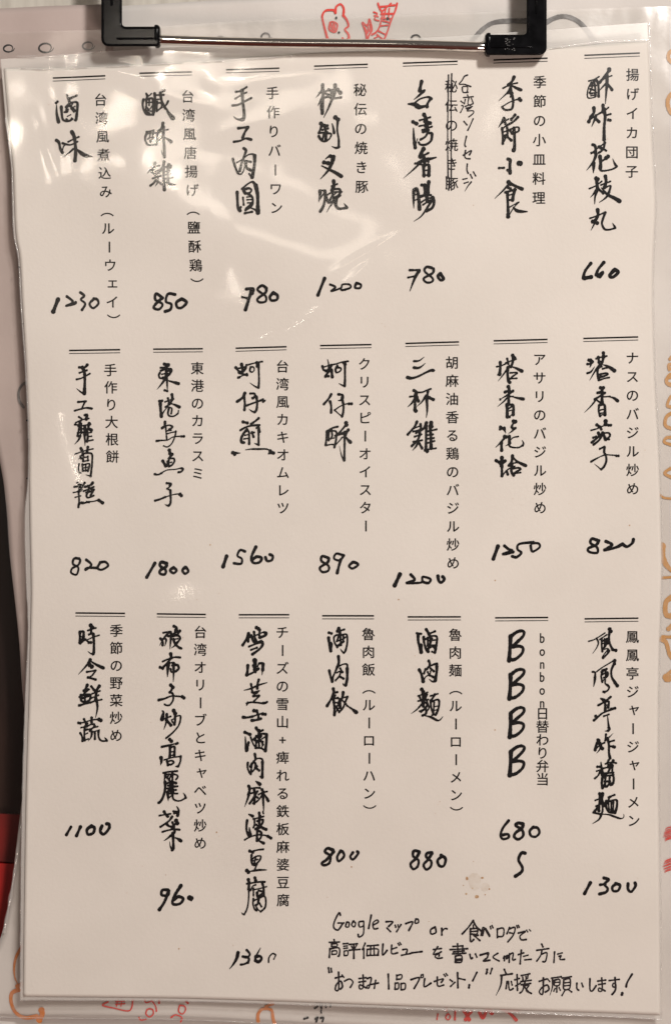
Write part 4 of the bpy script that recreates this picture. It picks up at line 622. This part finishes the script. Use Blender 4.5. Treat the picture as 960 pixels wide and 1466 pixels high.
# double rules
RULES = [(75.5, 111, 151, 108.5), (200, 105.5, 275, 104), (324, 101, 400, 99), (449.5, 96.5, 526, 94.3), (576, 92.7, 654, 89.8), (705, 88, 782, 85.7), (834.5, 81.5, 914, 77.5),
         (99.5, 502, 172, 500.5), (219, 499.5, 290, 498.7), (337, 498, 410, 496), (458, 494.5, 531.5, 493), (580, 491.5, 656.5, 489.5), (706, 488, 783, 486), (834, 484.7, 912.5, 482.5),
         (108.5, 877.5, 179.5, 878), (225, 878.7, 295, 879.5), (342, 880, 414, 880), (461, 881.5, 535, 881.5), (583, 883, 659, 883), (708, 884.5, 784, 884), (836, 886, 913, 885)]
for (x0, y0, x1, y1) in RULES:
    k = Ink(hp, .00005)
    for off, w in ((0, 2.3), (4.4, 1.1)):
        n = 26; ids = []
        for i in range(n+1):
            t = i/n; x = x0+(x1-x0)*t; y = y0+(y1-y0)*t+off
            ids.append((k.p(x, y-w/2), k.p(x, y+w/2)))
        for (a, b), (c, d) in zip(ids, ids[1:]): k.F.append((a, b, d, c))
    k.build('double_rule', print_m, menu)
CAPS = [('台湾風煮込み（ルーウェイ）', 144, 143, 162.5, 459), ('台湾風唐揚げ（鹽酥鶏）', 269, 139, 281.5, 407), ('手作りバーワン', 390, 134.5, 395.5, 298), ('秘伝の焼き豚', 515, 131, 517.5, 268),
        ('秘伝の焼き豚', 645, 125.6, 646, 263.7), ('季節の小皿料理', 771, 120, 770, 284.5), ('揚げイカ団子', 903.5, 109, 902.5, 247),
        ('手作り大根餅', 158, 530, 160.7, 654), ('東港のカラスミ', 282, 527, 283, 678), ('台湾風カキオムレツ', 404, 524.5, 405, 727.5), ('クリスピーオイスター', 521.5, 521, 523, 753),
        ('胡麻油香る鶏のバジル炒め', 646.5, 519.5, 648, 806), ('アサリのバジル炒め', 771.5, 515, 772, 727), ('ナスのバジル炒め', 904, 513, 904.5, 700),
        ('季節の野菜炒め', 167, 903, 166.5, 1053), ('台湾オリーブとキャベツ炒め', 287, 905, 286.5, 1208), ('チーズの雪山+痺れる鉄板麻婆豆腐', 404, 905.5, 405, 1290), ('魯肉飯（ルーローハン）', 527, 908, 528.5, 1162),
        ('魯肉麺（ルーローメン）', 651, 909, 652.5, 1164), ('bonbon', 775.5, 913, 775.5, 1006), ('日替わり弁当', 776, 1022, 776, 1116), ('鳳鳳亭ジャージャーメン', 904.5, 912, 906, 1175)]
for (t, x0, y0, x1, y1) in CAPS:
    k = Ink(hp, .00005); caption(k, t, x0, y0, x1, y1, 18.9 if t != 'bonbon' else 17.5)
    k.build('printed_name', print_m, menu, 'small printed caption reading '+t)

# handwriting
groups = []; cur = None
for ln in INK.strip().split('\n'):
    if ln.startswith('@'):
        a = ln[1:].split('|'); x0, y0, s_ = [float(v) for v in a[3].split()]
        if a[0] != 'e' and not (a[0] == 'n' and cur and cur[0] == 'n'):
            cur = [a[0], a[2], []]; groups.append(cur)
        cur[2].append((x0, y0, s_, []))
    else: cur[2][-1][3].append(ln)
for kind, text, blocks in groups:
    fine = kind in 'snx'
    k = Ink(hp, .00009 if fine else .00012)
    for x0, y0, s_, ls in blocks:
        for l in ls: stroke_text(k, l, x0, y0, s_, WM[kind], kind == 'd')
    nm = {'d': 'dish_name', 'p': 'price', 's': 'handwritten_correction', 'x': 'crossing_out', 'n': 'handwritten_note'}[kind]
    lb = {'d': 'black brush lettering of the dish name '+text, 'p': 'handwritten price '+text, 's': 'small pen correction reading '+text,
          'x': 'double pen lines striking out the printed caption', 'n': 'three lines of pen handwriting asking for map and gourmet site reviews'}[kind]
    k.build(nm, thin_m if fine else ink_m, menu, lb)

# stains and specks
k = Ink(hp, .00007)
for (x, y, r, q) in [(668, 1258, 2, 2.6), (690, 1257, 2.2, 1.4), (682, 1284, 3, 2.4), (667, 1280, 1.6, 1.5), (700, 1273, 1.3, 1.2), (676, 1272, 1.0, .8), (663, 1268, .9, .8), (694, 1281, 1, 1)]: k.blob(x, y, r, q)
k.build('sauce_stain', stain_m, menu, 'scattered orange brown sauce spots')
k = Ink(hp, .00006)
k.blob(679, 1262, 9, 13, n=16); k.blob(694, 1270, 7, 6, n=14); k.build('faint_smudge', smudge_m, menu)
k = Ink(hp, .00007)
for i in range(70):
    k.blob(random.uniform(60, 925), random.uniform(130, 1420), random.choice([.35, .45, .6]), n=6)
for (x, y) in [(301, 780), (503, 1242), (570, 858), (708, 831), (900, 752), (708, 1045), (256, 1359), (310, 1192)]: k.blob(x, y, 1.1, n=8)
sp = k.build('specks', stain_m, menu); sp['kind'] = 'stuff'
for (x, y, r) in [(40, 602, 1.8), (41, 629, 1.2), (39, 685, 1.3), (28, 383, 1.4), (11, 201, 1.3), (34, 464, .8)]:
    k = Ink(hf, .0001); k.blob(x, y, r); k.build('black_speck', ink_m, menu)

# ------------------------------------------------------------------ the clip
clip = thing('clip', 'black plastic cornered wire clip with a shiny metal rod pressing the top of the menu', 'clip')
def Wc(px, py, z):   # the clip stands above the page; same photograph point, nearer the lens
    k = 1-z/H
    v = W(px, py, z); v.x *= k; v.y *= k; return v
def tube(path, rad, m, name, parent, n=20, squash=1.0, sq=2.0, wmod=None, caps=True):
    V = []; F = []
    for i, (p, r) in enumerate(zip(path, rad)):
        a = path[max(i-1, 0)]; b = path[min(i+1, len(path)-1)]
        d = (b-a).normalized(); side = d.cross(Vector((0, 0, 1))).normalized(); up = side.cross(d)
        for q in range(n):
            t = 2*math.pi*q/n; c, s_ = math.cos(t), math.sin(t)
            e = 2/sq
            V.append(p+side*(math.copysign(abs(c)**e, c)*r)+up*(math.copysign(abs(s_)**e, s_)*r*squash))
    for i in range(len(path)-1):
        for q in range(n):
            F.append((i*n+q, i*n+(q+1) % n, (i+1)*n+(q+1) % n, (i+1)*n+q))
    if caps:
        F.append(tuple(range(n))[::-1]); F.append(tuple((len(path)-1)*n+q for q in range(n)))
    o = add(name, V, F, m, parent, True)
    bm = bmesh.new(); bm.from_mesh(o.data); bmesh.ops.recalc_face_normals(bm, faces=bm.faces); bm.to_mesh(o.data); bm.free()
    md = o.modifiers.new('edges', 'BEVEL'); md.width = .0003; md.segments = 2; md.limit_method = 'ANGLE'
    return o
ZC = .0052
def elbow(xo, xi, yb, yt, xe, sgn):
    """L-shaped moulded sleeve: xo outer side, xi inner side, yb outer bottom, yt inner bottom, xe mouth"""
    P = [(xo, -260)]
    R = 11; r = 5
    for i in range(9):
        a = math.pi/2*i/8; P.append((xo+sgn*(R-R*math.cos(a)), yb-R+R*math.sin(a)))
    P += [(xe-sgn*3, yb), (xe, yb-2.5), (xe, yt+2.5), (xe-sgn*3, yt)]
    for i in range(6):
        a = math.pi/2*i/5; P.append((xi+sgn*(r-r*math.sin(a)), yt-r+r*math.cos(a)))
    P.append((xi, -260))
    z1 = ZC+.0029; z0 = ZC-.0029; n = len(P)
    V = [Wc(x, y, z1) for x, y in P]+[Wc(x, y, z0) for x, y in P]
    F = [tuple(range(n-1, -1, -1)), tuple(range(n, 2*n))]+[(i, (i+1) % n, n+(i+1) % n, n+i) for i in range(n)]
    o = add('elbow', V, F, plastic_m, clip, True)
    bm = bmesh.new(); bm.from_mesh(o.data); bmesh.ops.recalc_face_normals(bm, faces=bm.faces); bm.to_mesh(o.data); bm.free()
    md = o.modifiers.new('round', 'BEVEL'); md.width = .0011; md.segments = 4; md.limit_method = 'ANGLE'; md.angle_limit = math.radians(50)
    md = o.modifiers.new('wn', 'WEIGHTED_NORMAL'); md.keep_sharp = False
    ym = (yt+yb)/2
    rb = [Wc(xi-sgn*8+(xe-sgn*8-(xi-sgn*8))*i/5, ym+3, z1+.00005) for i in range(6)]
    tube(rb, [1.6*S]*6, plastic_m, 'rib', o, 10)
    rb = [Wc((xo+xi)/2, -60+(yt-70+60+40)*i/5, z1) for i in range(6)]
    tube(rb, [1.8*S]*6, plastic_m, 'rib', o, 10)
    col = [Wc(xe-sgn*7, ym, ZC), Wc(xe-sgn*2, ym, ZC), Wc(xe+sgn*1, ym, ZC)]
    tube(col, [(yb-yt)/2*S*1.07, (yb-yt)/2*S*1.07, 12*S], plastic_m, 'collar', o, 28, .9, 4)
    return o
elbow(145, 175, 66.5, 38, 229, 1)
elbow(782, 753, 79, 49.5, 694, -1)
rod = [Wc(215+(700-215)*i/24, 56.5+(67.8-56.5)*i/24+1.0*math.sin(i*.25), ZC) for i in range(25)]
tube(rod, [7.0*S]*25, steel_m, 'metal_rod', clip, 32)
bar = [Wc(160+(767-160)*i/8, -250, ZC) for i in range(9)]
tube(bar, [12*S]*9, plastic_m, 'spine', clip, 20)
# tiny moulded marks on the right elbow
k = []
V = []; F = []
for i in range(34):
    x = random.uniform(722, 736); y = random.uniform(54, 72); r = random.uniform(.5, 1.0)
    b = len(V); z = ZC+.0029
    for (dx, dy) in ((-r, -r*.5), (r, -r*.5), (r, r*.5), (-r, r*.5)): V.append(Wc(x+dx, y+dy, z+.00025))
    for (dx, dy) in ((-r, -r*.5), (r, -r*.5), (r, r*.5), (-r, r*.5)): V.append(Wc(x+dx, y+dy, z-.0002))
    F += [(b, b+1, b+2, b+3), (b, b+4, b+5, b+1), (b+1, b+5, b+6, b+2), (b+2, b+6, b+7, b+3), (b+3, b+7, b+4, b)]
mm = add('moulded_mark', V, F, mat('scuffed_plastic', (.10, .095, .09), .5), clip)
